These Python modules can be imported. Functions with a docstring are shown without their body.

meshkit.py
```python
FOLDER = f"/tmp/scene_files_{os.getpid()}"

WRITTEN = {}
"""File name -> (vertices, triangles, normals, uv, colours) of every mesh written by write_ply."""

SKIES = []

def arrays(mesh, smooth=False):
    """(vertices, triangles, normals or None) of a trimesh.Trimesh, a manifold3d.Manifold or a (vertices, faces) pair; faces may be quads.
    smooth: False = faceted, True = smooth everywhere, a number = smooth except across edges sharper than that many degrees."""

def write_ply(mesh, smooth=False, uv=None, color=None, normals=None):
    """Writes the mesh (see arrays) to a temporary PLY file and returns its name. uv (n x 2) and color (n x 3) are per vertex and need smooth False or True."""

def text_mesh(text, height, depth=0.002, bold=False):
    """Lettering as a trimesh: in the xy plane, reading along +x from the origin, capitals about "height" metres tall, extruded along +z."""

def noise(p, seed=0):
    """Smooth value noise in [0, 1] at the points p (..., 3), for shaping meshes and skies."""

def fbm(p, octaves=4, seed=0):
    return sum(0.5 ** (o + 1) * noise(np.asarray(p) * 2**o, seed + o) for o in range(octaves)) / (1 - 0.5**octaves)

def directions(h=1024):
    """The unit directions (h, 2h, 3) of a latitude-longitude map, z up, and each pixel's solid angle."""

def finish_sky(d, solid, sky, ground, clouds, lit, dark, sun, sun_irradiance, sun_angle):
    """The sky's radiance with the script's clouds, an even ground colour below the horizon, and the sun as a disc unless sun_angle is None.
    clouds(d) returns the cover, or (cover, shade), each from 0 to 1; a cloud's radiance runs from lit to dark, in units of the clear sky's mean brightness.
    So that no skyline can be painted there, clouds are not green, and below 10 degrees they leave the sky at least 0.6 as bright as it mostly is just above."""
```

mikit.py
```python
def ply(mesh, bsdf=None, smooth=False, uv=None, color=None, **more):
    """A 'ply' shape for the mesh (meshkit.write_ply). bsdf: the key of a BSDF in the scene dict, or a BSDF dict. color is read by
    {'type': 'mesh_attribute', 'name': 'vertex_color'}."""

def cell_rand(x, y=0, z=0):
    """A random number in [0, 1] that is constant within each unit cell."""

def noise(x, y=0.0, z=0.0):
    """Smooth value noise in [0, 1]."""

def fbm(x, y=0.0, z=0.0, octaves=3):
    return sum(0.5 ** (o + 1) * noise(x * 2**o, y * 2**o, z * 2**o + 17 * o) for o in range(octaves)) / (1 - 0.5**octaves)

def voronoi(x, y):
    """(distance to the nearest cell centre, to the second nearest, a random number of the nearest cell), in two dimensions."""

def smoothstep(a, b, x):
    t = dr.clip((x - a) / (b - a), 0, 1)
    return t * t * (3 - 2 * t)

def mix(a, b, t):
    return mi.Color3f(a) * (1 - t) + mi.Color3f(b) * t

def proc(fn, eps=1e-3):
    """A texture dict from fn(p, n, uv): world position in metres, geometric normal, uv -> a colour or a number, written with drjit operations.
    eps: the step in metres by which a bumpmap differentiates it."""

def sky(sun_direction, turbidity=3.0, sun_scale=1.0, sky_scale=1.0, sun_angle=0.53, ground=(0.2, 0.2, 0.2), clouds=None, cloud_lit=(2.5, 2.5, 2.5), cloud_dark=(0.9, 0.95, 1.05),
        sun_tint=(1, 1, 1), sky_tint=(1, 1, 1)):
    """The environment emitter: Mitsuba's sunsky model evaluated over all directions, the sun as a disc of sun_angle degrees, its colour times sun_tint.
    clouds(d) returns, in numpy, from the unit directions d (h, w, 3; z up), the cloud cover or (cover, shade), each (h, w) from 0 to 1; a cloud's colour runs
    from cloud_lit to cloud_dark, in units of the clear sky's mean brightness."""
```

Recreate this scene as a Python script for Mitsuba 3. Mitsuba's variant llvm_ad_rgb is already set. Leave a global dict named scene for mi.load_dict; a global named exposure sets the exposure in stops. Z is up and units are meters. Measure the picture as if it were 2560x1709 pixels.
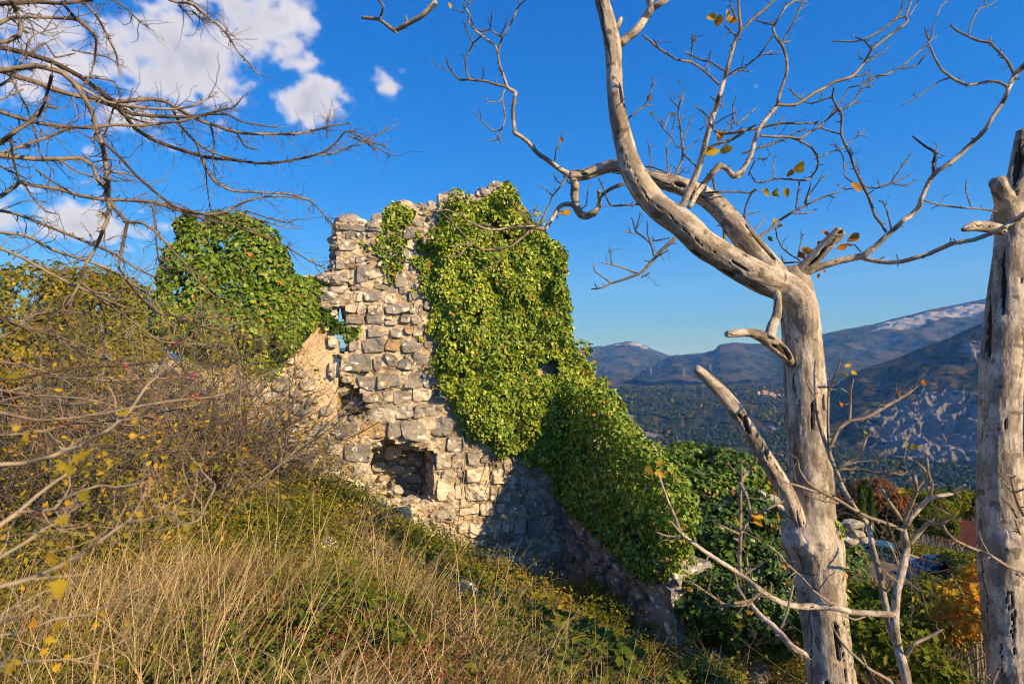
import math
import numpy as np, trimesh, drjit as dr, mitsuba as mi, mikit, meshkit
from shapely.geometry import Polygon, Point, LineString, box as sbox
from shapely import affinity, contains_xy
from meshkit import fbm, noise

# ---------------------------------------------------------------- camera, sky, sun, exposure
T = mi.ScalarTransform4f
PITCH = math.radians(2.5)
FPX = 1500.0
scene, labels = {}, {}
exposure = 2.45
HAZE = 5.5e-5
scene['haze_medium'] = {'type': 'homogeneous', 'albedo': {'type': 'rgb', 'value': [0.90, 0.95, 0.97]}, 'sigma_t': {'type': 'rgb', 'value': [HAZE * 0.22, HAZE * 0.7, HAZE * 2.1]}}
scene['camera'] = {'type': 'thinlens', 'fov': 2 * math.degrees(math.atan(1280 / FPX)), 'fov_axis': 'x', 'aperture_radius': 0.0028, 'focus_distance': 6.5,
                   'near_clip': 0.05, 'far_clip': 30000.0, 'medium': {'type': 'ref', 'id': 'haze_medium'},
                   'to_world': T().look_at(origin=[0, 0, 0], target=[0, math.cos(PITCH), math.sin(PITCH)], up=[0, 0, 1])}
SUN = np.array([0.70, -0.63, 0.42])


def clouds(d):
    az, el = np.degrees(np.arctan2(d[..., 0], d[..., 1])), np.degrees(np.arcsin(np.clip(d[..., 2], -1, 1)))
    p = np.stack([d[..., 0], d[..., 1], d[..., 2]], -1)
    n = fbm(p * 10.0 + 3.1, 6, 5)
    n2 = fbm(p * 27.0 + 8.7, 4, 9)
    n3 = fbm(p * 75.0 + 1.7, 3, 13)
    q = 0.40 * n + 0.36 * n2 + 0.24 * n3
    # (azimuth, elevation, half width, half height, strength) of the heaps; those behind the camera follow the same spacing
    heaps = [(-30, 24.5, 6.5, 4.3, 1.1), (-24.5, 28.6, 4.6, 3.6, 1.05), (-20.8, 26.8, 3.0, 3.0, .85), (-18.6, 23.0, 3.4, 2.7, 1.08), (-12.8, 25.2, 1.9, 1.6, .86), (-40, 23.5, 6, 4.2, .95), (-34, 20.0, 5, 2.2, .7), (-36, 10.8, 4.6, 1.9, .95), (-41, 11, 5, 2.4, .9), (-29, 34, 7, 4, .8),
             (-48, 29, 8, 6, 1.0), (-62, 20, 11, 6, 1.0), (-90, 34, 14, 8, 1.0), (-118, 22, 13, 6, .9), (-150, 30, 10, 7, .9), (165, 18, 12, 5, .8), (19.5, 23.8, 1.6, 1.2, .55)]
    c = np.zeros(az.shape)
    for a, e, w, h, s in heaps:
        da = (az - a + 180) % 360 - 180
        c = np.maximum(c, s * np.exp(-((da * np.cos(np.radians(el)) / w) ** 2 + ((el - e) / h) ** 2) * 0.9))
    cover = np.clip((c + (q - 0.5) * 3.6 - 0.42) / 0.58, 0, 1)
    cover = cover * cover * (3 - 2 * cover) * (c > 0.03)
    shade = np.clip(1.1 * (c + (q - .5) * 2.2) - 0.45, 0, 1) * 0.85
    cover = np.maximum(cover * 0.93, 0.66 * np.exp(-np.maximum(el, 0) / 4.5))
    return cover, np.where(el > 7, shade, np.maximum(shade, 0.75 * np.clip((9 - el) / 5, 0, 1)))


scene['sky'] = mikit.sky(SUN.tolist(), turbidity=3, sun_scale=1.0, sky_scale=0.63, sun_tint=(1.04, 1.0, 0.91), sky_tint=(0.07, 0.88, 2.1), clouds=clouds,
                         cloud_lit=(3.5, 3.35, 3.4), cloud_dark=(1.6, 1.6, 2.0), ground=(0.08, 0.1, 0.08))

# ---------------------------------------------------------------- helpers
CP, SP = math.cos(PITCH), math.sin(PITCH)
RNG = np.random.default_rng(7)


def ray(px, py):
    """Direction with y = 1 towards a point of the 2560 x 1709 photograph."""
    a, b = (np.asarray(px, float) - 1280) / FPX, -(np.asarray(py, float) - 854.5) / FPX
    y, z = CP - b * SP, SP + b * CP
    return np.stack(np.broadcast_arrays(a / y, np.ones_like(a * b), z / y), -1)


def at(px, py, Y):
    return ray(px, py) * np.asarray(Y, float)[..., None]


ZONES = {'M': (0, 0, 0.9176), '1': (700, 400, 2.349), '2': (700, 1000, 2.24), '3': (1560, 900, 1.96), '4': (1060, 0, 2.614), '5': (1760, 0, 2.24), '6': (0, 0, 2.24), '7': (0, 500, 2.24),
         '8': (0, 1000, 2.212), 'A': (1440, 780, 3.647), 'B': (2040, 720, 3.015), 'C': (2060, 1180, 2.964), 'D': (1300, 1350, 3.356), 'S': (0, 0, 1.0)}


def zpx(zone, x, y):
    ox, oy, s = ZONES[zone]
    return ox + np.asarray(x, float) / s, oy + np.asarray(y, float) / s


def smooth(a, b, x):
    t = np.clip((np.asarray(x, float) - a) / (b - a), 0, 1)
    return t * t * (3 - 2 * t)


class MB:
    """Collects vertices, triangles and uv of ONE mesh."""

    def __init__(self):
        self.v, self.f, self.t, self.n = [], [], [], 0

    def add(self, v, f, uv=None):
        v, f = np.asarray(v, float), np.asarray(f, int)
        if f.shape[1] == 4:
            f = np.vstack([f[:, [0, 1, 2]], f[:, [0, 2, 3]]])
        uv = np.zeros((len(v), 2)) if uv is None else np.broadcast_to(np.asarray(uv, float), (len(v), 2))
        self.v.append(v), self.f.append(f + self.n), self.t.append(uv)
        self.n += len(v)
        return self

    def get(self):
        return np.vstack(self.v), np.vstack(self.f), np.vstack(self.t)


def key_for(name, parent=None):
    k = name if parent is None else f'{parent}__{name}'
    if k not in USED:
        USED.add(k)
        return k
    i = 1
    while f'{k}_{i:03d}' in USED:
        i += 1
    k = f'{k}_{i:03d}'
    USED.add(k)
    return k


USED = set()


def thing(name, label=None, category=None, group=None, kind=None):
    k = key_for(name)
    tag(k, label, category, group, kind)
    return k


def tag(k, label=None, category=None, group=None, kind=None):
    d = {a: b for a, b in (('label', label), ('category', category), ('group', group), ('kind', kind)) if b}
    if d:
        labels.setdefault(k, {}).update(d)


def obj(name, mb, bsdf, parent=None, smooth=True, label=None, category=None, group=None, kind=None, key=None):
    k = key or key_for(name, parent)
    v, f, uv = mb.get() if isinstance(mb, MB) else mb
    scene[k] = mikit.ply((v, f), bsdf, smooth=smooth, uv=uv)
    tag(k, label, category, group, kind)
    return k


# ---------------------------------------------------------------- materials
C3 = mi.Color3f
sm, mx, nz, fb = mikit.smoothstep, mikit.mix, mikit.noise, mikit.fbm


def two(d):
    return {'type': 'twosided', 'bsdf': d}


def bump(d, fn, scale, eps=2e-3):
    return {'type': 'bumpmap', 'tex': mikit.proc(fn, eps), 'scale': scale, 'bsdf': d}


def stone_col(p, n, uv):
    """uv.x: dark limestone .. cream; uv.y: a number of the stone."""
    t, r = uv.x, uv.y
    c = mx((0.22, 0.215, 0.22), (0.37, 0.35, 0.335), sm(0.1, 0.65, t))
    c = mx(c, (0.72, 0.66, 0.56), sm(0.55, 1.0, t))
    c = mx(c, (0.50, 0.33, 0.16), sm(0.955, 0.985, r) * 0.7)
    a = fb(p.x * 9, p.y * 9, p.z * 9, 3)
    c = c * (0.52 + 0.72 * a)
    c = mx(c, (0.13, 0.12, 0.115), sm(0.55, 0.72, fb(p.x * 5 + 9, p.y * 5, p.z * 7, 3)) * 0.65)
    c = mx(c, (0.72, 0.70, 0.66), sm(0.74, 0.80, nz(p.x * 16 + 31, p.y * 16, p.z * 16)) * 0.85)
    return mx(c, (0.50, 0.36, 0.15), sm(0.70, 0.8, nz(p.x * 11 + 71, p.y * 11, p.z * 11)) * 0.35)


def stone_h(p, n, uv):
    return fb(p.x * 22, p.y * 22, p.z * 22, 4)


def mortar_col(p, n, uv):
    a = fb(p.x * 7, p.y * 7, p.z * 7, 4)
    c = mx((0.32, 0.25, 0.175), (0.56, 0.485, 0.385), sm(0.3, 0.7, a))
    c = mx(c, (0.62, 0.57, 0.50), sm(0.62, 0.72, nz(p.x * 22, p.y * 22, p.z * 22)) * 0.8)
    return mx(c, (0.20, 0.17, 0.13), sm(0.58, 0.75, fb(p.x * 3 + 4, p.y * 3, p.z * 4, 3)) * 0.6)


def render_col(p, n, uv):
    a = fb(p.x * 3, p.y * 3, p.z * 3, 4)
    c = mx((0.50, 0.37, 0.25), (0.64, 0.52, 0.39), sm(0.3, 0.7, a))
    return mx(c, (0.34, 0.29, 0.23), sm(0.55, 0.75, fb(p.x * 1.5 + 4, p.y * 1.5, p.z * 5, 3)) * 0.5)


def soil_col(p, n, uv):
    a = fb(p.x * 4, p.y * 4, p.z * 4, 4)
    c = mx((0.05, 0.036, 0.02), (0.13, 0.095, 0.05), a)
    return mx(c, (0.06, 0.085, 0.02), sm(0.5, 0.65, fb(p.x * 0.7, p.y * 0.7, 0.0, 3)) * 0.8)


def bark_col(p, n, uv):
    """uv in metres: round the stem, along it."""
    u, v = uv.x, uv.y
    w = 0.05 * fb(u * 9, v * 5, 2.0, 2)
    a = fb(u * 40, v * 9, 0.0, 3)
    a = a * 0.6 + 0.4 * fb(u * 170 + 3, v * 90, 1.0, 2)
    c = mx((0.19, 0.155, 0.130), (0.53, 0.47, 0.405), sm(0.25, 0.75, a))
    c = mx(c, (0.48, 0.43, 0.37), sm(0.55, 0.70, fb(u * 13 + 5, v * 13, 3.0, 3)) * 0.55)
    c = mx(c, (0.15, 0.12, 0.092), sm(0.52, 0.68, fb(u * 11 + 15, v * 7, 5.0, 4)) * 0.62)
    c = c * (0.72 + 0.56 * fb(u * 24 + 2, v * 22, 7.0, 3))
    c = mx(c, (0.09, 0.07, 0.05), sm(0.80, 0.86, nz(u * 22, v * 22, 9.0)) * 0.7)
    return mx(c, (0.060, 0.045, 0.034), sm(300.0, 650.0, uv.x))


def bark_h(p, n, uv):
    u, v = uv.x, uv.y
    return fb(u * 60, v * 14, 0.0, 3) * 0.7 + 0.5 * fb(u * 150, v * 120, 4.0, 2)


def twig_col(p, n, uv):
    """uv.x: dark brown .. pale grey twig."""
    a = fb(p.x * 30, p.y * 30, p.z * 30, 2)
    c = mx((0.075, 0.055, 0.045), (0.30, 0.25, 0.20), sm(0.0, 0.55, uv.x))
    c = mx(c, (0.52, 0.42, 0.30), sm(0.55, 1.0, uv.x))
    c = mx(c, (0.36, 0.12, 0.07), sm(0.9, 1.0, uv.y))
    return c * (0.6 + 0.8 * a)


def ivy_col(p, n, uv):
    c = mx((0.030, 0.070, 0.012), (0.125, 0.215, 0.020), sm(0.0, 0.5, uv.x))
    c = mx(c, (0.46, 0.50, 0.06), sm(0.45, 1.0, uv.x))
    return mx(c, (0.34, 0.14, 0.03), sm(0.965, 0.98, uv.y))


def leaf_col(p, n, uv):
    """uv.x: green .. yellow .. orange .. brown."""
    t = uv.x
    c = mx((0.05, 0.105, 0.018), (0.20, 0.22, 0.03), sm(0.0, 0.33, t))
    c = mx(c, (0.58, 0.38, 0.04), sm(0.33, 0.6, t))
    c = mx(c, (0.48, 0.17, 0.03), sm(0.6, 0.82, t))
    c = mx(c, (0.22, 0.10, 0.045), sm(0.82, 1.0, t))
    return c * (0.75 + 0.5 * fb(p.x * 60, p.y * 60, p.z * 60, 2))


def grass_col(p, n, uv):
    """uv.x: straw .. green; uv.y: 0 at the foot, 1 at the tip."""
    c = mx((0.60, 0.47, 0.27), (0.34, 0.235, 0.11), sm(0.0, 0.4, uv.x))
    c = mx(c, (0.20, 0.22, 0.045), sm(0.5, 0.7, uv.x))
    c = mx(c, (0.075, 0.13, 0.02), sm(0.75, 1.0, uv.x))
    return c


def hill_col(p, n, uv):
    """uv.x: bare rock; uv.y: 0 near scrub .. 1 far wood."""
    k = 1.0 / mx((9, 9, 9), (60, 60, 60), uv.y).x
    a = fb(p.x * k, p.y * k, p.z * k, 4)
    c = mx((0.011, 0.023, 0.009), (0.046, 0.054, 0.020), sm(0.3, 0.7, a))
    c = mx(c, (0.115, 0.09, 0.04), sm(0.56, 0.68, fb(p.x * k * .35 + 7, p.y * k * .35, 3.0, 3)) * 0.5)
    c = mx(c, (0.16, 0.085, 0.03), sm(0.60, 0.75, fb(p.x * k * 2.3, p.y * k * 2.3, 8.0, 3)) * 0.5)
    rock = sm(0.40, 0.60, uv.x + 0.55 * (fb(p.x * k * .8 + 3, p.y * k * .8, p.z * k * 2.2, 4) - 0.5))
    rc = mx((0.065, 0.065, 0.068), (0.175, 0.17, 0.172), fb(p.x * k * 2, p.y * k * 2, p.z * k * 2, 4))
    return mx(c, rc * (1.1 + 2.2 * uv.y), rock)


def hill_h(p, n, uv):
    return fb(p.x * 0.11, p.y * 0.11, p.z * 0.11, 4)


def crown_col(p, n, uv):
    c = mx((0.014, 0.030, 0.010), (0.052, 0.062, 0.016), sm(0.0, 0.5, uv.x))
    c = mx(c, (0.22, 0.15, 0.03), sm(0.6, 0.85, uv.x))
    c = mx(c, (0.20, 0.085, 0.02), sm(0.85, 1.0, uv.x))
    return c * (0.7 + 0.6 * nz(p.x * 0.6, p.y * 0.6, p.z * 0.6))


def tile_col(p, n, uv):
    a = fb(p.x * 3, p.y * 3, p.z * 3, 3)
    return mx((0.20, 0.06, 0.035), (0.36, 0.14, 0.085), a)


def road_col(p, n, uv):
    return mx((0.09, 0.085, 0.08), (0.20, 0.18, 0.15), fb(p.x * 2, p.y * 2, 0.0, 3))


def rough(fn, r=0.85, spec=0.3):
    return two({'type': 'principled', 'base_color': mikit.proc(fn), 'roughness': r, 'specular': spec})


def diff(fn):
    return two({'type': 'diffuse', 'reflectance': mikit.proc(fn)})


scene['m_stone'] = bump(two({'type': 'diffuse', 'reflectance': mikit.proc(stone_col)}), stone_h, 0.035)
scene['m_mortar'] = bump(two({'type': 'diffuse', 'reflectance': mikit.proc(mortar_col)}), stone_h, 0.05)
scene['m_render'] = bump(two({'type': 'diffuse', 'reflectance': mikit.proc(render_col)}), stone_h, 0.02)
scene['m_soil'] = diff(soil_col)
scene['m_bark'] = bump(two({'type': 'principled', 'base_color': mikit.proc(bark_col), 'roughness': 0.75, 'specular': 0.25}), bark_h, 0.006, 8e-4)
scene['m_twig'] = diff(twig_col)
scene['m_ivy'] = rough(ivy_col, 0.42, 0.35)
scene['m_leaf'] = {'type': 'principledthin', 'base_color': mikit.proc(leaf_col), 'roughness': 0.6, 'diff_trans': 0.7, 'eta': 1.3}
scene['m_grass'] = diff(grass_col)
scene['m_hill'] = bump(diff(hill_col), hill_h, 5.0, 1.0)
scene['m_crown'] = diff(crown_col)
scene['m_tile'] = diff(tile_col)
scene['m_road'] = diff(road_col)


def flat(c, r=0.6):
    return two({'type': 'principled', 'base_color': {'type': 'rgb', 'value': list(c)}, 'roughness': r})


scene['m_wall_cream'] = flat((0.52, 0.40, 0.30), 0.9)
scene['m_wall_pink'] = flat((0.50, 0.30, 0.22), 0.9)
scene['m_paint_teal'] = {'type': 'principled', 'base_color': {'type': 'rgb', 'value': [0.010, 0.075, 0.105]}, 'roughness': 0.25, 'clearcoat': 0.8, 'metallic': 0.3}
scene['m_paint_dark'] = {'type': 'principled', 'base_color': {'type': 'rgb', 'value': [0.010, 0.014, 0.030]}, 'roughness': 0.25, 'clearcoat': 0.8}
scene['m_glass'] = {'type': 'principled', 'base_color': {'type': 'rgb', 'value': [0.02, 0.025, 0.03]}, 'roughness': 0.06, 'specular': 0.8}
scene['m_tyre'] = flat((0.02, 0.02, 0.02), 0.9)
scene['m_metal'] = flat((0.4, 0.4, 0.42), 0.4)
scene['m_berry'] = flat((0.35, 0.012, 0.02), 0.3)


# ---------------------------------------------------------------- geometry helpers
def spline(P, step, kink=0.0):
    """Catmull-Rom through P (n, k), resampled about every step metres (first three columns)."""
    P = np.asarray(P, float)
    if len(P) < 2:
        return P
    Q = np.vstack([2 * P[0] - P[1], P, 2 * P[-1] - P[-2]])
    out = []
    for i in range(1, len(Q) - 2):
        a, b, c, d = Q[i - 1:i + 3]
        n = int(np.clip(math.ceil(np.linalg.norm((c - b)[:3]) / step), 1, 60))
        t = (np.arange(n) / n)[:, None]
        out.append((1 - kink) * 0.5 * (2 * b + (c - a) * t + (2 * a - 5 * b + 4 * c - d) * t ** 2 + (3 * b - a - 3 * c + d) * t ** 3) + kink * (b + (c - b) * t))
    out.append(P[-1:])
    out = np.vstack(out)
    if out.shape[1] > 3:
        out[:, 3] = np.maximum(out[:, 3], P[:, 3].min() * 0.7)
    return out


def tube(P4, sides=6, cap=True, uvmode=None, rough=0.0, seed=0):
    """(v, f, uv) of a tube along P4 = x y z r. uvmode None: uv in metres; else a constant pair."""
    P, R = P4[:, :3], P4[:, 3]
    n = len(P)
    t = np.gradient(P, axis=0)
    t /= np.linalg.norm(t, axis=1, keepdims=True) + 1e-12
    a = np.zeros_like(t)
    a0 = np.cross(t[0], [0.3, 1, 0.2])
    a0 /= np.linalg.norm(a0)
    for i in range(n):
        a0 = a0 - t[i] * (a0 @ t[i])
        a0 /= np.linalg.norm(a0) + 1e-12
        a[i] = a0
    b = np.cross(t, a)
    ang = np.arange(sides) * 2 * np.pi / sides
    cs, sn = np.cos(ang)[None, :, None], np.sin(ang)[None, :, None]
    L = np.concatenate([[0], np.cumsum(np.linalg.norm(np.diff(P, axis=0), axis=1))])
    r = np.repeat(R[:, None], sides, 1)
    if rough:
        q = np.stack([np.cos(ang)[None].repeat(n, 0) * 1.2, np.sin(ang)[None].repeat(n, 0) * 1.2, np.repeat(L[:, None], sides, 1) / (R.mean() * 2.5)], -1)
        r = r * (1 + rough * (fbm(q * 1.6 + seed * 3.7, 3, seed) - 0.5) * 2)
    v = P[:, None] + r[..., None] * (cs * a[:, None] + sn * b[:, None])
    i, j = np.meshgrid(np.arange(n - 1), np.arange(sides), indexing='ij')
    j2 = (j + 1) % sides
    q = np.stack([i * sides + j, i * sides + j2, (i + 1) * sides + j2, (i + 1) * sides + j], -1).reshape(-1, 4)
    f = np.vstack([q[:, [0, 1, 2]], q[:, [0, 2, 3]]])
    v = v.reshape(-1, 3)
    fold = np.abs((ang / np.pi) - 1)       # 0..1..0 round the stem: no seam
    uv = np.stack([np.tile(fold, n) * np.pi * np.repeat(R, sides) + seed * 1.3, np.repeat(L, sides) + seed * 2.1], -1) if uvmode is None else np.tile(np.asarray(uvmode, float), (len(v), 1))
    if cap:
        m = len(v)
        ends = np.vstack([P[0], P[-1] + t[-1] * R[-1] * 0.5])
        k = np.arange(sides)
        f = np.vstack([f, np.stack([k * 0 + m, (k + 1) % sides, k], 1), np.stack([k * 0 + m + 1, (n - 1) * sides + k, (n - 1) * sides + (k + 1) % sides], 1)])
        v = np.vstack([v, ends])
        uv = np.vstack([uv, uv[0], uv[-1]])
    return v, f, uv


def thin_tubes(segs, uv, sides=3):
    """Many short straight or bent twigs at once: segs (m, k, 4), uv (m, 2)."""
    S = np.asarray(segs, float)
    m, k = S.shape[:2]
    P, R = S[..., :3], S[..., 3]
    t = np.gradient(P, axis=1)
    t /= np.linalg.norm(t, axis=2, keepdims=True) + 1e-12
    h = np.where(np.abs(t[..., 2:]) < 0.9, [0, 0, 1.0], [1.0, 0, 0])
    a = np.cross(t, h)
    a /= np.linalg.norm(a, axis=2, keepdims=True) + 1e-12
    b = np.cross(t, a)
    ang = np.arange(sides) * 2 * np.pi / sides
    v = P[:, :, None] + R[:, :, None, None] * (np.cos(ang)[:, None] * a[:, :, None] + np.sin(ang)[:, None] * b[:, :, None])
    i, j = np.meshgrid(np.arange(k - 1), np.arange(sides), indexing='ij')
    q = np.stack([i * sides + j, i * sides + (j + 1) % sides, (i + 1) * sides + (j + 1) % sides, (i + 1) * sides + j], -1).reshape(-1, 4)
    f = np.vstack([q[:, [0, 1, 2]], q[:, [0, 2, 3]]])
    f = (f[None] + (np.arange(m) * k * sides)[:, None, None]).reshape(-1, 3)
    return v.reshape(-1, 3), f, np.repeat(np.asarray(uv, float), k * sides, 0)


def unit(v):
    return v / (np.linalg.norm(v, axis=-1, keepdims=True) + 1e-12)


IVY = (np.array([[0, 0, 0], [.40, .18, .07], [.22, .46, .08], [.43, .64, .02], [0, 1.08, -.05], [-.43, .64, .02], [-.22, .46, .08], [-.40, .18, .07]]),
       np.array([[0, 1, 2], [2, 3, 4], [0, 2, 4], [0, 4, 6], [4, 5, 6], [0, 6, 7]]))
OVATE = (np.array([[0, 0, 0], [.28, .3, .10], [.30, .62, .09], [0, 1.1, -.06], [-.30, .62, .09], [-.28, .3, .10], [0, .5, 0]]), np.array([[6, i, (i + 1) % 6] for i in range(6)]))
SMALL = (np.array([[0, 0, 0], [.30, .5, .1], [0, 1, -.05], [-.30, .5, .1]]), np.array([[0, 1, 2], [0, 2, 3]]))
LOBED = (np.array([[0, 0, 0], [.12, .18, .02], [.52, .30, .08], [.20, .44, .03], [.50, .66, .08], [.18, .72, .03], [.16, 1.0, .0], [0, 1.1, -.05], [-.16, 1.0, .0], [-.18, .72, .03], [-.50, .66, .08], [-.20, .44, .03], [-.52, .30, .08], [-.12, .18, .02], [0, .45, 0]]),
         np.array([[14, i, (i + 1) % 14] for i in range(14)]))


def leaves(P, N, U, size, uv, shape=OVATE):
    """Leaves at P facing N with their tips towards U."""
    P, N = np.asarray(P, float), unit(np.asarray(N, float))
    U = np.asarray(U, float)
    U = unit(U - N * (U * N).sum(-1, keepdims=True))
    R = np.cross(U, N)
    tv, tf = shape
    size = np.broadcast_to(size, (len(P),))
    v = P[:, None] + size[:, None, None] * (tv[None, :, :1] * R[:, None] + tv[None, :, 1:2] * U[:, None] + tv[None, :, 2:] * N[:, None])
    f = (tf[None] + (np.arange(len(P)) * len(tv))[:, None, None]).reshape(-1, 3)
    return v.reshape(-1, 3), f, np.repeat(np.broadcast_to(np.asarray(uv, float), (len(P), 2)), len(tv), 0)


def grid_faces(nu, nv, keep=None):
    i, j = np.meshgrid(np.arange(nu - 1), np.arange(nv - 1), indexing='ij')
    q = np.stack([i * nv + j, (i + 1) * nv + j, (i + 1) * nv + j + 1, i * nv + j + 1], -1).reshape(-1, 4)
    if keep is not None:
        q = q[keep.reshape(-1)]
    return np.vstack([q[:, [0, 1, 2]], q[:, [0, 2, 3]]])


def rock(center, size, seed, sub=3, angular=0.25):
    """A limestone boulder: (v, f), resting with its lower part sunk."""
    m = trimesh.creation.icosphere(subdivisions=sub)
    v = np.array(m.vertices)
    r = np.random.default_rng(seed)
    d = 1 + 0.60 * (fbm(v * 1.3 + seed * 5.1, 3, seed) - 0.5) + 0.30 * (fbm(v * 4 + seed, 3, seed + 1) - 0.5)
    for _ in range(9):
        nrm = unit(r.normal(size=3))
        h = v @ nrm * d
        d = np.where(h > 0.72, d * (0.72 + (h - .72) * angular) / np.maximum(h, 1e-6), d)
    d = d + .14 * (fbm(v * 9 + seed, 3, seed + 2) - .5)
    v = v * d[:, None] * np.asarray(size)
    a = r.uniform(0, 6.28)
    c, s = math.cos(a), math.sin(a)
    v = v @ np.array([[c, -s, 0], [s, c, 0], [0, 0, 1]]).T
    return v + np.asarray(center), np.array(m.faces)


def poly_px(zone, text):
    a = np.array([[float(x) for x in w.split(',')] for w in text.split()])
    return np.stack(zpx(zone, a[:, 0], a[:, 1]), -1)
# ---------------------------------------------------------------- the setting: ground, valley, hills, mountains
def ground_z(x, y):
    x, y = np.asarray(x, float), np.asarray(y, float)
    zl = -1.62 + 0.045 * np.minimum(y, 9) - 0.30 * np.maximum(0, y - 17) * smooth(17, 24, y)
    s = (x + 1.5) * .927 + (y - 7.6) * .373
    drop = 1.42 * smooth(-1.6, 2.2, s)
    fall = 0.25 * np.maximum(0, np.maximum(x - 1.8, 0) * 0.5 + (y - 6.5) * 0.9) * smooth(0.6, 3.2, x)
    z = zl * 1.0 - drop - np.where(y > 6.5, fall, 0) * (1 - smooth(17, 60, y) * 0.0)
    z = np.where(x > 0.6, np.minimum(z, zl - drop - fall * 0), z)
    da, ua = (x + 2.18) * .26 - (y - 7.45) * .966, (x + 2.18) * .966 + (y - 7.45) * .26
    z = z - .36 * (1 - smooth(.1, 1.1, da)) * smooth(.2, .75, ua)
    z = z - .55 * smooth(.65, 1.35, s) * (1 - smooth(5.0, 6.3, y))
    rub = 1.05 * np.exp(-(((x - 1.5) / .55) ** 2 + ((y - 4.6) / .45) ** 2))
    far = np.maximum(0, np.hypot(x, y) - 150)
    b = 0.22 * (fbm(np.stack([x * 1.1, y * 1.1, x * 0], -1), 4, 3) - .5) + 0.9 * (fbm(np.stack([x * .05, y * .05, x * 0 + 3], -1), 3, 8) - .5) * smooth(14, 40, y)
    return z + rub + b - 0.22 * far


xs = np.concatenate([np.linspace(-160, -12, 40), np.linspace(-11.7, 12, 120), np.linspace(12.6, 340, 70)])
ys = np.concatenate([np.linspace(-40, -3, 12), np.linspace(-2.5, 14, 90), np.linspace(14.5, 420, 90)])
X, Y = np.meshgrid(xs, ys, indexing='ij')
Zg = ground_z(X, Y)
obj('ground', (np.stack([X, Y, Zg], -1).reshape(-1, 3), grid_faces(len(xs), len(ys)), np.stack([X, Y], -1).reshape(-1, 2)), 'm_soil', kind='structure')


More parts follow.
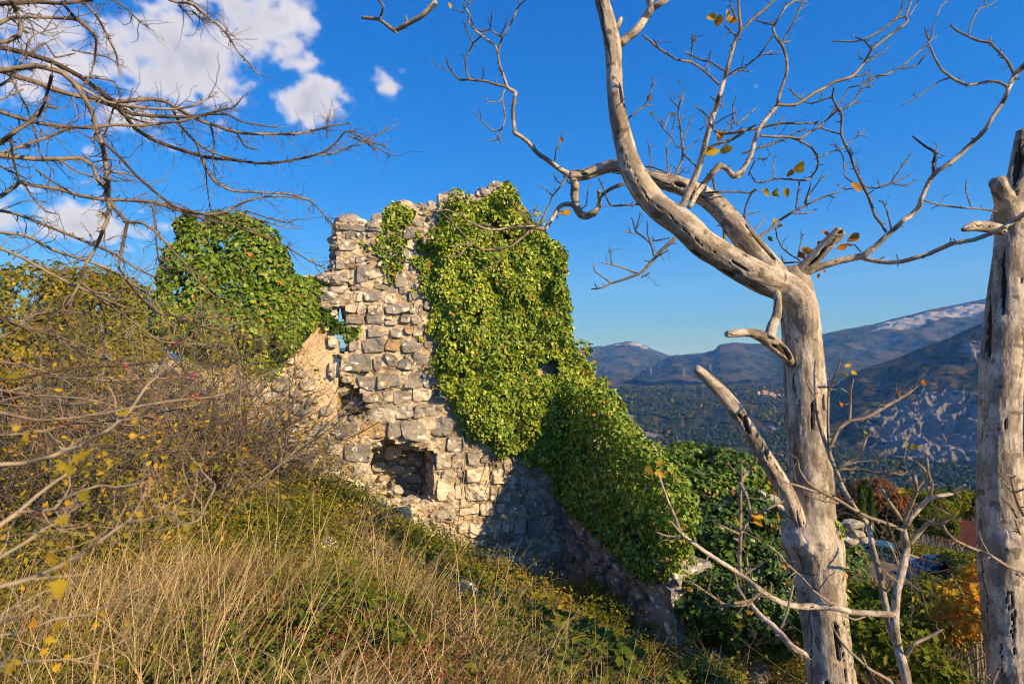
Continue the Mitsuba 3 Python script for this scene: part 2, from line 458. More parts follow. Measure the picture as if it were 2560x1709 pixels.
def valley_z(x, y):
    r = np.hypot(x * 0.55, y)
    z = np.interp(r, [300, 700, 900, 1300, 1750, 1950, 2600, 3300, 4500, 6000, 9000, 14000], [-150, -215, -205, -150, -88, -80, -76, -62, -40, -60, -120, -200])
    p = np.stack([x / 420, y / 420, x * 0], -1)
    amp = smooth(700, 1500, r)
    return z + amp * 62 * (fbm(p, 5, 21) - .5) + 30 * smooth(1900, 2600, r) * (fbm(p * 1.7 + 9, 4, 4) - .5)


# far ground as one fan of rings round the viewpoint, from the near slope's foot to the horizon
ang = np.radians(np.concatenate([np.linspace(-75, 0, 60)[:-1], np.linspace(0, 48, 240), np.linspace(48, 78, 30)[1:]]))
rad = np.concatenate([np.linspace(230, 3000, 150), np.geomspace(3030, 14000, 60)])
A, R = np.meshgrid(ang, rad, indexing='ij')
X, Y = R * np.sin(A), R * np.cos(A)
vz = valley_z(X, Y)
rockv = 0.75 * smooth(.56, .66, fbm(np.stack([X / 210, Y / 210, X * 0 + 4], -1), 4, 33)) * smooth(900, 1150, R) * (1 - smooth(1500, 1750, R))
obj('valley', (np.stack([X, Y, vz], -1).reshape(-1, 3), grid_faces(len(ang), len(rad)), np.stack([rockv, np.clip((R - 600) / 4000, 0, 1)], -1).reshape(-1, 2)), 'm_hill', kind='structure')


def ridge(name, zone, crest, Yc, foot_dz, foot_dy, back, n, m, amp, scale, seed, far, rocks=None, sweep=0.0, crags=False, focus=None):
    """A mountain: crest line through traced points at distances Yc, falling to a foot in front of it and behind it."""
    pts = poly_px(zone, crest)
    s = np.linspace(0, 1, n) if focus is None else np.concatenate([np.linspace(0, focus, int(n * .8)), np.linspace(focus, 1, n - int(n * .8) + 1)[1:]])
    k = np.concatenate([[0], np.cumsum(np.hypot(*np.diff(pts, axis=0).T))])
    k /= k[-1]
    px, py = np.interp(s, k, pts[:, 0]), np.interp(s, k, pts[:, 1])
    Yv = np.interp(s, np.linspace(0, 1, len(Yc)), Yc)
    C = at(px, py, Yv)
    t = np.concatenate([-np.linspace(1, 0, m // 4)[:-1] ** 1.2, np.linspace(0, 1, m) ** 1.1])   # -1 back foot, 0 crest, 1 front foot
    S, Tt = np.meshgrid(s, t, indexing='ij')
    fz, fy, fb_ = np.interp(s, np.linspace(0, 1, len(foot_dz)), foot_dz)[:, None], np.interp(s, np.linspace(0, 1, len(foot_dy)), foot_dy)[:, None], back
    prof = np.where(Tt > 0, Tt ** 0.9, -Tt)
    V = np.repeat(C[:, None], len(t), 1)
    dirh = unit(C * [1, 1, 0])[:, None]
    V = V - dirh * np.where(Tt > 0, Tt * fy, Tt * fb_)[..., None]
    V[..., 0] += sweep * np.maximum(Tt, 0)
    V[..., 2] += (fz - C[:, 2:3]) * prof
    w = np.abs(Tt) ** 0.5 * np.clip(1.25 - np.abs(Tt), 0.25, 1)
    q = V / scale
    q[..., 2] *= 0.5
    ridged = 1 - np.abs(2 * fbm(q, 5, seed) - 1) * 1.6
    dz = amp * (ridged - 0.45) * np.clip(w + .06, 0, 1)
    V[..., 2] += dz
    rk = np.zeros(S.shape) if rocks is None else rocks(V, S, Tt)
    if rocks is not None:
        g = 1 - np.abs(2 * fbm(V / np.array([34, 34, 90.]), 4, seed + 5) - 1) * 1.8
        rib = 1 - np.abs(2 * fbm(np.stack([V[..., 0] / 26 + V[..., 2] / 90, V[..., 1] / 60, V[..., 2] / 160], -1), 5, seed + 8) - 1) * 1.9
        V[..., 2] += 22 * (g - .4) * smooth(.2, .6, rk)
        V[..., 1] -= (16 * (g - .4) + 16 * (rib - .4)) * smooth(.2, .6, rk)
        g2 = 1 - np.abs(2 * fbm(V / np.array([70, 70, 120.]) + 3, 4, seed + 15) - 1) * 1.9
        rk = rk * smooth(-.40, .40, .3 * g + .35 * g2 + .35 * rib) if crags else rk * smooth(-.1, .6, g + .3)
    obj(name, (V.reshape(-1, 3), grid_faces(n, len(t)), np.stack([rk, np.full(S.shape, far)], -1).reshape(-1, 2)), 'm_hill', kind='structure')
    return V


def img(V):
    """Where a point lies, as azimuth and slope seen from the viewpoint (for placing outcrops by bearing)."""
    y = V[..., 1] * CP + V[..., 2] * SP
    return 1280 + FPX * V[..., 0] / y, 854.5 - FPX * (V[..., 2] * CP - V[..., 1] * SP) / y


ridge('distant_mountain', 'S', '-500,905 100,890 600,880 870,868 1150,892 1380,884 1452,873 1512,866 1540,858 1568,854 1595,860 1625,874 1660,888 1700,905 1900,912', [6800, 6500, 6300, 6100, 6000], [-70, -70, -60, -60, -60], [1800], 900, 260, 60, 190, 520, 3, .9,
      rocks=lambda V, S, Tt: 0.55 * np.exp(-(((V[..., 0] - 1200) / 330) ** 2)) * smooth(.02, .07, Tt) * (1 - smooth(.10, .24, Tt)))


def scree(V, S, Tt):
    return 0.95 * smooth(.20, .30, S) * (1 - smooth(.40, .50, S)) * smooth(.04, .10, Tt) * (1 - smooth(.16, .30, Tt))


ridge('long_mountain', 'S', '1560,985 1600,948 1656,905 1682,889 1750,884 1785,876 1798,861 1835,856 1885,859 1960,857 2049,838 2115,824 2180,811 2321,776 2474,744 2560,733 2800,690 3300,640 4200,660', [4300, 4300, 4200, 3900, 3800, 3800], [-72, -72, -80, -150], [1500, 1600, 1700], 900, 360, 80, 120, 330, 11, .8, rocks=scree)


def crag(V, S, Tt):
    x, z = V[..., 0], V[..., 2]
    a = V[..., 0] / V[..., 1]
    r = -V[..., 2] / V[..., 1]
    big = np.exp(-(((a - .70) / .125) ** 2 + ((r - .105) / .075) ** 2) * 1.1) * 1.1
    top = 0.75 * np.exp(-(((a - .765) / .035) ** 2 + ((r + .025) / .02) ** 2)) + .7 * np.exp(-(((a - .88) / .08) ** 2 + ((r - .06) / .10) ** 2))
    return np.clip(np.maximum(big, top), 0, 1)


ridge('craggy_mountain', 'S', '1850,1075 1960,1035 2060,990 2136,930 2223,903 2289,877 2376,845 2463,806 2560,763 2900,615 3400,410', [1750, 1600, 1480, 1350, 1300, 1300], [-170, -190, -230, -260], [560, 620, 700], 700, 300, 330, 60, 150, 19, .12, rocks=crag, crags=True, focus=.45)


def in_view(P, lo=-120, hi=2680):
    a, b = img(P)
    return (a > lo) & (a < hi) & (b < 1760)


def crowns(name, P, h, tone, seed, sub=1, label=None, kind=None, squash=.85):
    """Rounded broad-leaved crowns seen from afar, all pieces of one wood."""
    m = trimesh.creation.icosphere(subdivisions=sub)
    b = np.array(m.vertices)
    r = np.random.default_rng(seed)
    h = np.broadcast_to(h, (len(P),))
    d = 1 + 0.5 * (r.random((len(P), len(b))) - .5)
    v = P[:, None] + b[None] * d[..., None] * (h[:, None] * np.array([.55, .55, .62 * squash]))[:, None] + (h * .35)[:, None, None] * np.array([0, 0, 1.])
    f = (np.array(m.faces)[None] + (np.arange(len(P)) * len(b))[:, None, None]).reshape(-1, 3)
    return obj(name, (v.reshape(-1, 3), f, np.repeat(np.stack([tone, r.random(len(P))], -1), len(b), 0)), 'm_crown', smooth=False, label=label, kind=kind, category='forest' if kind else None)


r = np.random.default_rng(40)
n = 42000
az, rr = np.radians(r.uniform(3, 45, n)), r.uniform(500, 2500, n) ** 1.0
P = np.stack([rr * np.sin(az), rr * np.cos(az), rr * 0], -1)
P[:, 2] = valley_z(P[:, 0], P[:, 1])
dens = fbm(P / np.array([130, 130, 1e9]), 4, 77)
keep = (dens > .43) & in_view(P) & (img(P)[1] < 1235) & (r.random(n) < .85)
P = P[keep]
tone = np.clip(.25 + .5 * (fbm(P / np.array([260, 260, 1e9]), 3, 5) - .5) + r.normal(0, .16, len(P)) + (r.random(len(P)) < .08) * .45, 0, 1)
crowns('forest', P, r.uniform(5, 11, len(P)), tone, 2, 0, 'dark wood covering the far valley slope below the village', 'stuff')
# scrub on the crag mountain
V = None

# ---------------------------------------------------------------- haze
scene['haze'] = {'type': 'cube', 'to_world': T().translate([500, 6000, -180]).scale([13000, 9500, 1020]), 'bsdf': {'type': 'null'}, 'interior': {'type': 'ref', 'id': 'haze_medium'}}
USED.add('haze')
tag('haze', 'thin blue autumn haze filling the valley air', 'haze', kind='stuff')
# ---------------------------------------------------------------- masonry
class Plane:
    """An upright wall face: u along it, z up, w out of it."""

    def __init__(self, A, B):
        self.o = np.array([A[0], A[1], 0.0])
        self.u = unit(np.array([B[0] - A[0], B[1] - A[1], 0.0]))
        self.n = np.array([self.u[1], -self.u[0], 0.0])

    def px(self, px, py):
        d = ray(px, py)
        t = (self.o @ self.n) / (d @ self.n)
        p = d * t[..., None] - self.o
        return p @ self.u, p[..., 2]

    def poly(self, zone, text):
        p = poly_px(zone, text)
        return Polygon(np.stack(self.px(p[:, 0], p[:, 1]), -1)).buffer(0)

    def xyz(self, u, z, w):
        return self.o + np.asarray(u)[..., None] * self.u + np.asarray(w)[..., None] * self.n + np.asarray(z)[..., None] * np.array([0, 0, 1.])


def ring(poly, n):
    L = np.linspace(0, poly.exterior.length, n, endpoint=False)
    return np.array([poly.exterior.interpolate(d).coords[0] for d in L])


def stone_geo(pl, poly, proud, thick, seed, nb=None, rough=1.0):
    """One hewn or rubble stone bedded in the face: its outline, domed and chipped."""
    r = np.random.default_rng(seed)
    size = math.sqrt(poly.area)
    nb = nb or int(np.clip(size * 70, 12, 26))
    b = ring(poly, nb)
    c = b.mean(0)
    tilt = r.normal(0, .10, 2)
    V = []
    rings = [(1.0, -thick), (1.0, proud * .5), (.955, proud), (.74, proud * 1.05), (.42, proud)]
    for s, w in rings:
        q = c + (b - c) * s
        ww = np.full(nb, w) + ((q - c) @ tilt if w > 0 else 0)
        V.append(np.column_stack([q, ww]))
    V.append(np.array([[c[0], c[1], proud]]))
    V = np.vstack(V)
    q = np.column_stack([V[:, :2] * 7, V[:, 2] * 3 + seed * .37])
    chip = (fbm(q, 4, seed % 50) - .5)
    fr = V[:, 2] > 0
    V[fr, 2] += chip[fr] * .11 * rough * min(1, size / .2)
    jig = (fbm(q + 5, 3, 3) - .5) * .065 * min(1, size / .25)
    V[:, 0] += jig
    V[:, 1] += (fbm(q + 11, 3, 3) - .5) * .065 * min(1, size / .25)
    F = []
    k = np.arange(nb)
    for i in range(len(rings) - 1):
        a, d = i * nb + k, i * nb + (k + 1) % nb
        F += [np.stack([a, d, d + nb], 1), np.stack([a, d + nb, a + nb], 1)]
    a, d = (len(rings) - 1) * nb + k, (len(rings) - 1) * nb + (k + 1) % nb
    F.append(np.stack([a, d, np.full(nb, len(V) - 1)], 1))
    return pl.xyz(V[:, 0], V[:, 1], V[:, 2]), np.vstack(F)


def jitter_box(x0, z0, x1, z1, r, gap=.007, rnd=.14):
    w, h = x1 - x0, z1 - z0
    j = min(w, h) * .10
    c = np.array([[x0 + gap, z0 + gap], [x1 - gap, z0 + gap], [x1 - gap, z1 - gap], [x0 + gap, z1 - gap]]) + r.normal(0, j, (4, 2)) * (1.25 if w < .3 else .8)
    rnd = rnd * r.uniform(.4, 1.5)
    p = Polygon(c).buffer(0)
    k = min(w, h) * rnd
    q = p.buffer(-k).buffer(k * .95, join_style='round', quad_segs=3)
    return (q if not q.is_empty and q.geom_type == 'Polygon' else p)


def blob(u, z, w, h, r):
    n = 9
    a = np.linspace(0, 2 * np.pi, n, endpoint=False) + r.uniform(0, 1)
    k = r.uniform(.72, 1.1, n)
    e = 0.75
    return Polygon(np.column_stack([u + w * k * np.sign(np.cos(a)) * np.abs(np.cos(a)) ** e, z + h * k * np.sign(np.sin(a)) * np.abs(np.sin(a)) ** e])).buffer(0)


def core(pl, poly, thick, step, seed, relief=.05, base=0.0, slab=None, ends=.10):
    """The mortared body of a wall: a rough front, ragged edges and a back."""
    x0, z0, x1, z1 = poly.bounds
    u, z = np.arange(x0, x1 + step, step), np.arange(z0, z1 + step, step)
    U, Zz = np.meshgrid(u, z, indexing='ij')
    cu, cz = (U[:-1, :-1] + U[1:, 1:]) / 2, (Zz[:-1, :-1] + Zz[1:, 1:]) / 2
    keep = contains_xy(poly, cu.ravel(), cz.ravel()).reshape(cu.shape)
    q = np.stack([U * 6, Zz * 6, U * 0 + seed], -1)
    w = base + relief * (fbm(q, 5, seed) - .55) * 2
    ju, jz = (fbm(q * 1.3 + 7, 2, seed) - .5) * step * 1.6, (fbm(q * 1.3 + 3, 2, seed + 4) - .5) * step * 1.6
    Uj, Zj = U + ju, Zz + jz
    front = pl.xyz(Uj, Zj, w).reshape(-1, 3)
    nu, nv = U.shape
    f = grid_faces(nu, nv, keep)
    # edges met once are the outline: carry them back in four ragged steps
    e = np.vstack([f[:, [0, 1]], f[:, [1, 2]], f[:, [2, 0]]])
    s = np.sort(e, 1)
    code = s[:, 0] * 10_000_000 + s[:, 1]
    _, first, cnt = np.unique(code, return_index=True, return_counts=True)
    edge = e[first[cnt == 1]]
    idx = np.unique(edge)
    m = -np.ones(nu * nv, int)
    m[idx] = np.arange(len(idx))
    V, F, off, prev = [front], [f], len(front), idx
    cen = np.array([poly.centroid.x, poly.centroid.y])
    depths = np.linspace(0, 1, 8)[1:]
    for d in depths:
        uu, zz = Uj.ravel()[idx], Zj.ravel()[idx]
        qq = np.column_stack([uu * 5, zz * 5, np.full(len(idx), d * thick * 5)])
        du, dz = (fbm(qq + 2, 3, seed) - .5) * ends * 2, (fbm(qq + 8, 3, seed + 1) - .5) * ends * 2
        V.append(pl.xyz(uu + du, zz + dz, np.full(len(idx), base - d * thick)))
        cur = off + np.arange(len(idx))
        off += len(idx)
        a, b = m[edge[:, 0]], m[edge[:, 1]]
        F += [np.stack([prev[b], prev[a], cur[a]], 1), np.stack([prev[b], cur[a], cur[b]], 1)]
        prev = cur
    back = pl.xyz(Uj, Zj, np.full(U.shape, base - thick)).reshape(-1, 3)
    V.append(back)
    F.append(grid_faces(nu, nv, keep)[:, ::-1] + off)
    return np.vstack(V), np.vstack(F)


def fill_stones(region, r, sizes, tries, taken, aspect=(.5, .8), gap=.012):
    """Rubble stones that do not overlap the taken ones, largest first."""
    from shapely.strtree import STRtree
    out, x0, z0, x1, z1 = [], *region.bounds
    placed = list(taken)
    cell = {}

    def cells(g):
        b = g.bounds
        return [(i, j) for i in range(int(b[0] // .25), int(b[2] // .25) + 1) for j in range(int(b[1] // .25), int(b[3] // .25) + 1)]
    for g in placed:
        for c in cells(g):
            cell.setdefault(c, []).append(g)
    for s, n in zip(sizes, tries):
        for _ in range(n):
            u, z = r.uniform(x0, x1), r.uniform(z0, z1)
            if not region.contains(Point(u, z)):
                continue
            w = s * r.uniform(.75, 1.25) / 2
            g = blob(u, z, w, w * r.uniform(*aspect), r)
            gb = g.buffer(gap)
            if g.geom_type != 'Polygon' or any(gb.intersects(o) for c in cells(gb) for o in cell.get(c, ())):
                continue
            out.append(g)
            for c in cells(g):
                cell.setdefault(c, []).append(g)
    return out


def boxes(pl, zone, text):
    out = []
    for wd in text.split():
        x0, y0, x1, y1, t = [float(q) for q in wd.split(',')]
        px, py = zpx(zone, [x0, x1], [y1, y0])
        u, z = pl.px(px, py)
        out.append((u[0], z[0], u[1], z[1], t))
    return out


def lay(parent, pl, stones, name='stone', smooth=False):
    """stones: (polygon, tone, proud, thickness). The 290 largest become parts, the others one part."""
    stones = sorted(stones, key=lambda s: -s[0].area)
    rest = MB()
    for i, (g, t, proud, th) in enumerate(stones):
        v, f = stone_geo(pl, g, proud, th, i * 7 + 3)
        uv = (t, RNG.random())
        if i < 290:
            obj(name, MB().add(v, f, uv), 'm_stone', parent, smooth)
        else:
            rest.add(v, f, uv)
    if rest.n:
        obj('rubble', rest, 'm_stone', parent, smooth, kind='stuff')


# ---- wall A: the tall gable with the niche
LA = at(840, 920, 7.45)
RA = at(1475, 920, 8.35)
WA = Plane(LA, RA)
outA = ('845,557 897,553 907,571 950,556 970,540 1012,517 1036,522 1060,516 1088,512 1118,488 1152,480 1168,496 1196,486 1212,478 1240,474 1268,470 1288,496 1312,540 1330,575 1362,590 1390,612 1402,680 1404,760 1412,850 1440,930 1475,980 1500,1040 '
        '1500,1120 1500,1520 700,1520 742,1260 752,1205 766,1158 788,1120 800,1095 836,1086 838,1052 862,1050 900,1048 928,1030 912,1000 902,972 868,952 850,934 849,884 868,878 872,852 862,842 868,820 876,800 862,786 858,752 852,720 846,700 836,676 838,650 845,630 842,600')
polyA = WA.poly('S', outA)
niche = WA.poly('2', '508,240 600,228 700,236 800,262 866,286 872,330 862,400 858,470 868,560 780,580 690,590 600,585 530,560 488,545 492,440 500,350')
wallA = thing('ruined_stone_wall', 'tall ruined grey limestone gable wall with a square niche, its right half under ivy', 'ruined wall')
v, f = core(WA, polyA.difference(niche), .85, .035, 3, relief=.07, base=.012)
obj('mortar_core', MB().add(v, f), 'm_mortar', wallA, smooth=False)
r = np.random.default_rng(11)
bx = boxes(WA, '1', '340,377,505,420,.32 380,425,445,468,.35 450,422,505,468,.3 510,428,545,462,.4 720,397,805,465,.38 742,470,795,525,.99 800,475,845,525,.28 700,515,780,600,.36 562,515,642,580,.42 345,472,445,532,.8 '
           '398,555,440,612,.66 440,556,492,612,.42 435,620,515,725,.36 520,640,572,702,.75 570,598,660,640,.82 672,660,748,740,.55 490,762,605,835,.42 608,785,692,845,.97 550,735,622,760,.5 630,750,680,780,.4 378,778,440,832,.85 '
           '692,748,740,800,.6 445,770,488,830,.78 745,775,800,832,.5 830,778,892,820,.42 835,825,900,882,.45 380,840,450,902,.78 455,850,510,902,.82 515,860,558,902,.86 562,842,602,902,.84 605,845,745,905,.42 750,860,800,903,.5 805,850,850,900,.4 '
           '383,908,500,972,.46 505,908,607,972,.45 612,910,662,942,.86 615,945,692,975,.78 697,908,762,962,.6 770,905,830,970,.5 440,972,502,1006,.92 428,1010,487,1046,.86 510,985,620,1042,.4 625,985,722,1046,.42 726,975,780,1030,.5 785,978,850,1040,.6 '
           '400,1055,470,1126,.72 478,1050,610,1130,.33 615,1055,712,1130,.3 716,1058,832,1130,.34 840,1060,905,1112,.5 350,1132,540,1254,.3 545,1138,605,1236,.4 610,1138,692,1226,.33 696,1150,766,1232,.28 770,1138,868,1232,.34 878,1148,938,1240,.6 '
           '447,1256,562,1346,.42 570,1248,716,1346,.33 720,1244,846,1340,.4 848,1258,932,1340,.5 490,1346,592,1436,.66 598,1346,655,1412,.6 658,1340,772,1430,.4 775,1340,890,1426,.98 900,1345,985,1416,.28 520,1435,656,1540,.78 660,1432,780,1526,.6 '
           '783,1424,966,1512,.5 972,1412,1040,1472,.5 850,720,905,775,.5 760,610,830,655,.6 330,590,378,640,.5 345,650,400,700,.6 400,700,435,740,.7')
bx += boxes(WA, '2', '303,118,440,228,.3 442,115,576,226,.35 583,112,680,230,.3 682,110,815,228,.5 818,104,975,208,.35 195,248,350,356,.36 355,230,508,346,.3 130,290,190,370,.42 340,322,400,362,.7 165,370,265,436,.6 270,370,396,450,.75 '
            '405,346,493,430,.8 358,432,480,522,.86 265,452,355,520,.7 930,208,1056,280,.6 872,286,966,386,.76 970,286,1026,376,.6 1030,280,1120,364,.5 1125,285,1180,360,.42 892,386,980,456,.82 985,380,1030,440,.7 1034,366,1170,462,.86 1180,380,1266,470,.8 '
            '872,462,970,576,.94 975,462,1030,550,.85 1034,470,1170,560,.94 1175,474,1212,560,.9 1216,480,1290,575,.84 858,582,985,670,.85 990,576,1106,666,.9 1110,570,1202,650,.8 1206,576,1266,630,.76 1270,570,1370,660,.7 1375,560,1480,650,.5 880,690,980,770,.85 '
            '1000,672,1056,740,.94 1060,652,1166,760,.9 1170,656,1282,740,.86 1286,652,1370,740,.7 1380,660,1470,770,.42 930,772,1050,832,.7 1055,766,1180,832,.66 1185,750,1290,832,.6 1295,750,1376,840,.6 1368,842,1420,892,.6 1422,800,1490,852,.6 '
            '380,545,500,640,.85 300,530,370,600,.7 640,600,780,680,.9 500,590,630,660,.8 1190,150,1300,230,.4 1310,160,1400,260,.4 1290,270,1380,350,.42 1390,300,1480,400,.4')
used, stA = [], []
free = polyA.buffer(.05).difference(niche)
for (a, b, c, d, t) in bx:
    g = jitter_box(a, b, c, d, r)
    g = g.difference(niche)
    g = max(getattr(g, 'geoms', [g]), key=lambda q: q.area)
    if g.is_empty or g.geom_type != 'Polygon' or g.area < 5e-4:
        continue
    used.append(g)
    stA.append((g, float(np.clip(t + r.normal(0, .04), 0, 1)), r.uniform(.03, .055), .10))
for g in fill_stones(free.buffer(-.02), r, [.30, .20, .13, .08, .05], [350, 1000, 2600, 4200, 4200], used):
    c = g.centroid
    low = smooth(-1.0, -1.9, c.y)
    stA.append((g, float(np.clip(r.normal(.55, .2) + .25 * low, 0.1, .98)), r.uniform(.008, .035), .08))
lay(wallA, WA, stA)
# the niche: a back of rubble and jamb stones
nb_ = niche.buffer(.08)
v, f = core(WA, nb_, .10, .04, 8, relief=.05, base=-.76)
obj('niche_back', MB().add(v, f), 'm_mortar', wallA, smooth=False)
WN = Plane(LA, RA)
WN.o = WN.o - WN.n * .74
r2 = np.random.default_rng(5)
for g in fill_stones(nb_, r2, [.26, .16, .10], [300, 800, 1500], [], aspect=(.6, .9)):
    v, f = stone_geo(WN, g, .07, .06, int(r2.integers(1e6)))
    obj('niche_stone', MB().add(v, f, (r2.uniform(.4, .75), r2.random() * .95)), 'm_stone', wallA, False)
for side, n0 in ((0, 5), (1, 5)):
    xs_ = [niche.bounds[0], niche.bounds[2]][side]
    zz = np.linspace(niche.bounds[1] - .02, niche.bounds[3] + .03, n0 + 1)
    for i in range(n0):
        for j, w in enumerate((-.14, -.36, -.58)):
            cz = (zz[i] + zz[i + 1]) / 2
            c = WA.xyz(np.array(xs_ + (.03 if side else -.03) + r2.normal(0, .012)), np.array(cz), np.array(w + r2.normal(0, .015)))
            obj('niche_stone', MB().add(*rock(c, [.10, .12, (zz[1] - zz[0]) * .56], int(r2.integers(1e6)), 2), (r2.uniform(.5, .85), .5)), 'm_stone', wallA, False)
for qx, qy, s in ((740, 262, .13), (800, 268, .12), (690, 246, .10), (620, 590, .14), (700, 600, .16), (560, 575, .13), (770, 590, .13), (650, 515, .11), (540, 250, .09)):
    u, z = WA.px(*zpx('2', qx, qy))
    obj('niche_stone', MB().add(*rock(WA.xyz(u, z, np.array(-.16 + r2.normal(0, .05))), [s * 1.25, s, s * .62], int(r2.integers(1e6)), 2), (r2.uniform(.5, .9), .5)), 'm_stone', wallA, False)
# loose capping stones on the broken top and rubble sticking out of the torn left end
caps = [(400, 352, .17, .5), (470, 366, .10, .97), (800, 280, .11, .3), (845, 292, .13, .35), (880, 300, .12, .3), (1035, 222, .20, .5), (1115, 245, .14, .25), (1190, 235, .13, .3), (1205, 198, .12, .35), (1165, 285, .11, .3), (1320, 172, .14, .5),
        (1290, 205, .13, .4), (945, 275, .12, .3), (985, 250, .10, .3), (1145, 335, .12, .28), (1250, 220, .12, .3), (760, 300, .10, .3), (560, 400, .13, .4), (600, 375, .10, .35), (520, 378, .08, .5), (690, 300, .09, .3), (730, 345, .13, .35), (880, 340, .10, .3), (1200, 330, .10, .35)]
for x, y, s, t in caps:
    u, z = WA.px(*zpx('1', x, y))
    obj('cap_stone', MB().add(*rock(WA.xyz(u, z, np.array(-.12 + RNG.uniform(-.06, .08))), [s * 1.15, s * 1.1, s * .78], int(x * 3 + y), 3 if s > .12 else 2), (t, .3)), 'm_stone', wallA, False)
for i in range(70):
    y = RNG.uniform(395, 800)
    edge = np.interp(y, [380, 450, 520, 600, 650, 700, 780, 850], [335, 335, 340, 330, 320, 335, 345, 360])
    dep = RNG.uniform(.12, .55)
    x = edge + RNG.uniform(-18, 25) - (22 if 560 < y < 720 else 0) * dep
    u, z = WA.px(*zpx('1', x, y))
    s = RNG.uniform(.05, .12)
    obj('core_stone', MB().add(*rock(WA.xyz(u + .02, z, np.array(-dep)), [s * 1.1, s * 1.2, s * .65], i + 900, 2), (RNG.uniform(.3, .8), RNG.random() * .97)), 'm_stone', wallA, False)
for i in range(26):
    x, y = RNG.uniform(345, 500), RNG.uniform(1270, 1500)
    u, z = WA.px(*zpx('1', x, y))
    s = RNG.uniform(.05, .12)
    obj('core_stone', MB().add(*rock(WA.xyz(u, z, np.array(-RNG.uniform(.18, .45))), [s * 1.3, s * 1.1, s * .6], i + 990, 2), (RNG.uniform(.35, .8), RNG.random())), 'm_stone', wallA, False)
# the backing behind the torn left end
u0, z0 = WA.px(*zpx('S', [838, 905], [1080, 940]))
v, f = core(WA, WA.poly('S', '852,930 940,930 940,1075 838,1075 846,1000'), .25, .05, 4, relief=.07, base=-.36)
obj('inner_core', MB().add(v, f), 'm_mortar', wallA, smooth=False)

# ---- wall B: the low return wall that comes forward on the right, its quoins at the near end
KB = at(1408, 920, 8.1)
EB = at(1676, 920, 6.1)
WB = Plane(KB, EB)
lenB = float(np.linalg.norm((EB - KB)[:2]))
wallB = thing('side_wall', 'low shaded return wall of dark rubble with big quoins at its near end, ivy over its top', 'ruined wall')
profB = [(-.15, -3.4), (-.15, -.5), (.35, -.75), (.9, -1.1), (1.5, -1.5), (lenB - .4, -1.8), (lenB - .1, -1.95), (lenB, -2.0), (lenB, -3.4)]
polyB = Polygon(profB)
v, f = core(WB, polyB, .30, .045, 14, relief=.06, ends=.05)
obj('mortar_core', MB().add(v, f), 'm_mortar', wallB, smooth=False)
r = np.random.default_rng(21)
stB, used = [], []
zq = [-2.90, -2.66, -2.43, -2.20, -1.98]
for i in range(4):
    w = .42 if i % 2 else .33
    g = jitter_box(lenB - w, zq[i], lenB + .03, zq[i + 1], r, .008, .2)
    used.append(g)
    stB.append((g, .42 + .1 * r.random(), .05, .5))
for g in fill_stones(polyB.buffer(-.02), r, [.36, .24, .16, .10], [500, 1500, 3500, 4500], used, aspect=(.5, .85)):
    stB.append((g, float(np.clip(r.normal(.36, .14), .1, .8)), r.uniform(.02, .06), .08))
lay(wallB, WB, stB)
WBe = Plane(EB, EB + np.array([.30 * WB.n[0] * -1, .55 * WB.n[1] * -1, 0]))
for i in range(4):
    g = jitter_box(-.02, zq[i], .20 if i % 2 else .24, zq[i + 1], r, .01, .22)
    v, f = stone_geo(WBe, g, .05, .06, 80 + i)
    obj('quoin_face', MB().add(v, f, (.55, .4)), 'm_stone', wallB, False)
for i in range(5):
    t = r.uniform(.2, .8)
    z = np.interp(t, [p[0] for p in profB[1:-1]], [p[1] for p in profB[1:-1]])
    s = r.uniform(.09, .17)
    obj('cap_stone', MB().add(*rock(WB.xyz(np.array(t), np.array(z + .03), np.array(-r.uniform(.08, .25))), [s * 1.2, s, s * .7], 300 + i, 2), (.5, .3)), 'm_stone', wallB, False)
for i, (px, py, Y, s) in enumerate([(1628, 1118, 8.4, .11), (1640, 1143, 8.2, .10), (1612, 1128, 8.3, .09), (1585, 1105, 8.5, .10), (1540, 1142, 8.2, .10), (1600, 1092, 8.6, .07)]):
    obj('cap_stone', MB().add(*rock(at(px, py, Y), [s * 1.1, s, s * .85], 350 + i, 2), (.68, .3)), 'm_stone', wallB, False)
v, f = core(Plane(at(1470, 920, 8.5), at(1660, 920, 8.9)), Plane(at(1470, 920, 8.5), at(1660, 920, 8.9)).poly('S', '1535,1090 1570,1095 1610,1110 1645,1135 1660,1180 1670,1400 1535,1400'), .4, .06, 41, relief=.06)
obj('broken_core', MB().add(v, f), 'm_mortar', wallB, smooth=False)

# ---- wall C: the plastered wall behind on the left
LC = at(420, 920, 6.96)
RC = at(842, 920, 7.45)
WC = Plane(LC, RC)
wallC = thing('plastered_wall', 'ruined beige plastered wall with exposed white rubble behind the bare thicket', 'ruined wall')
polyC = WC.poly('S', '380,900 560,900 620,840 660,760 700,700 750,695 800,690 842,682 860,700 848,742 846,770 838,790 836,830 840,860 836,900 838,960 842,1040 842,1300 380,1300')
v, f = core(WC, polyC, .5, .05, 17, relief=.03, ends=.05)
obj('plaster', MB().add(v, f), 'm_render', wallC, smooth=False)
bare = WC.poly('S', '560,980 640,890 700,850 735,900 760,930 790,950 800,1010 842,1050 842,1200 400,1200 380,900 480,900')
r = np.random.default_rng(31)
edgeC = [WC.poly('S', '820,842 842,838 842,870 822,868'), WC.poly('S', '824,905 842,902 840,950 822,940'), WC.poly('S', '818,780 842,770 846,800 824,806')]
stC = [(g, .9, .05, .1) for g in edgeC]
stC += [(g, float(np.clip(r.normal(.82, .14), .3, 1)), r.uniform(.03, .06), .08) for g in fill_stones(bare, r, [.24, .15, .1, .07], [400, 1500, 3500, 3500], edgeC)]
lay(wallC, WC, stC)
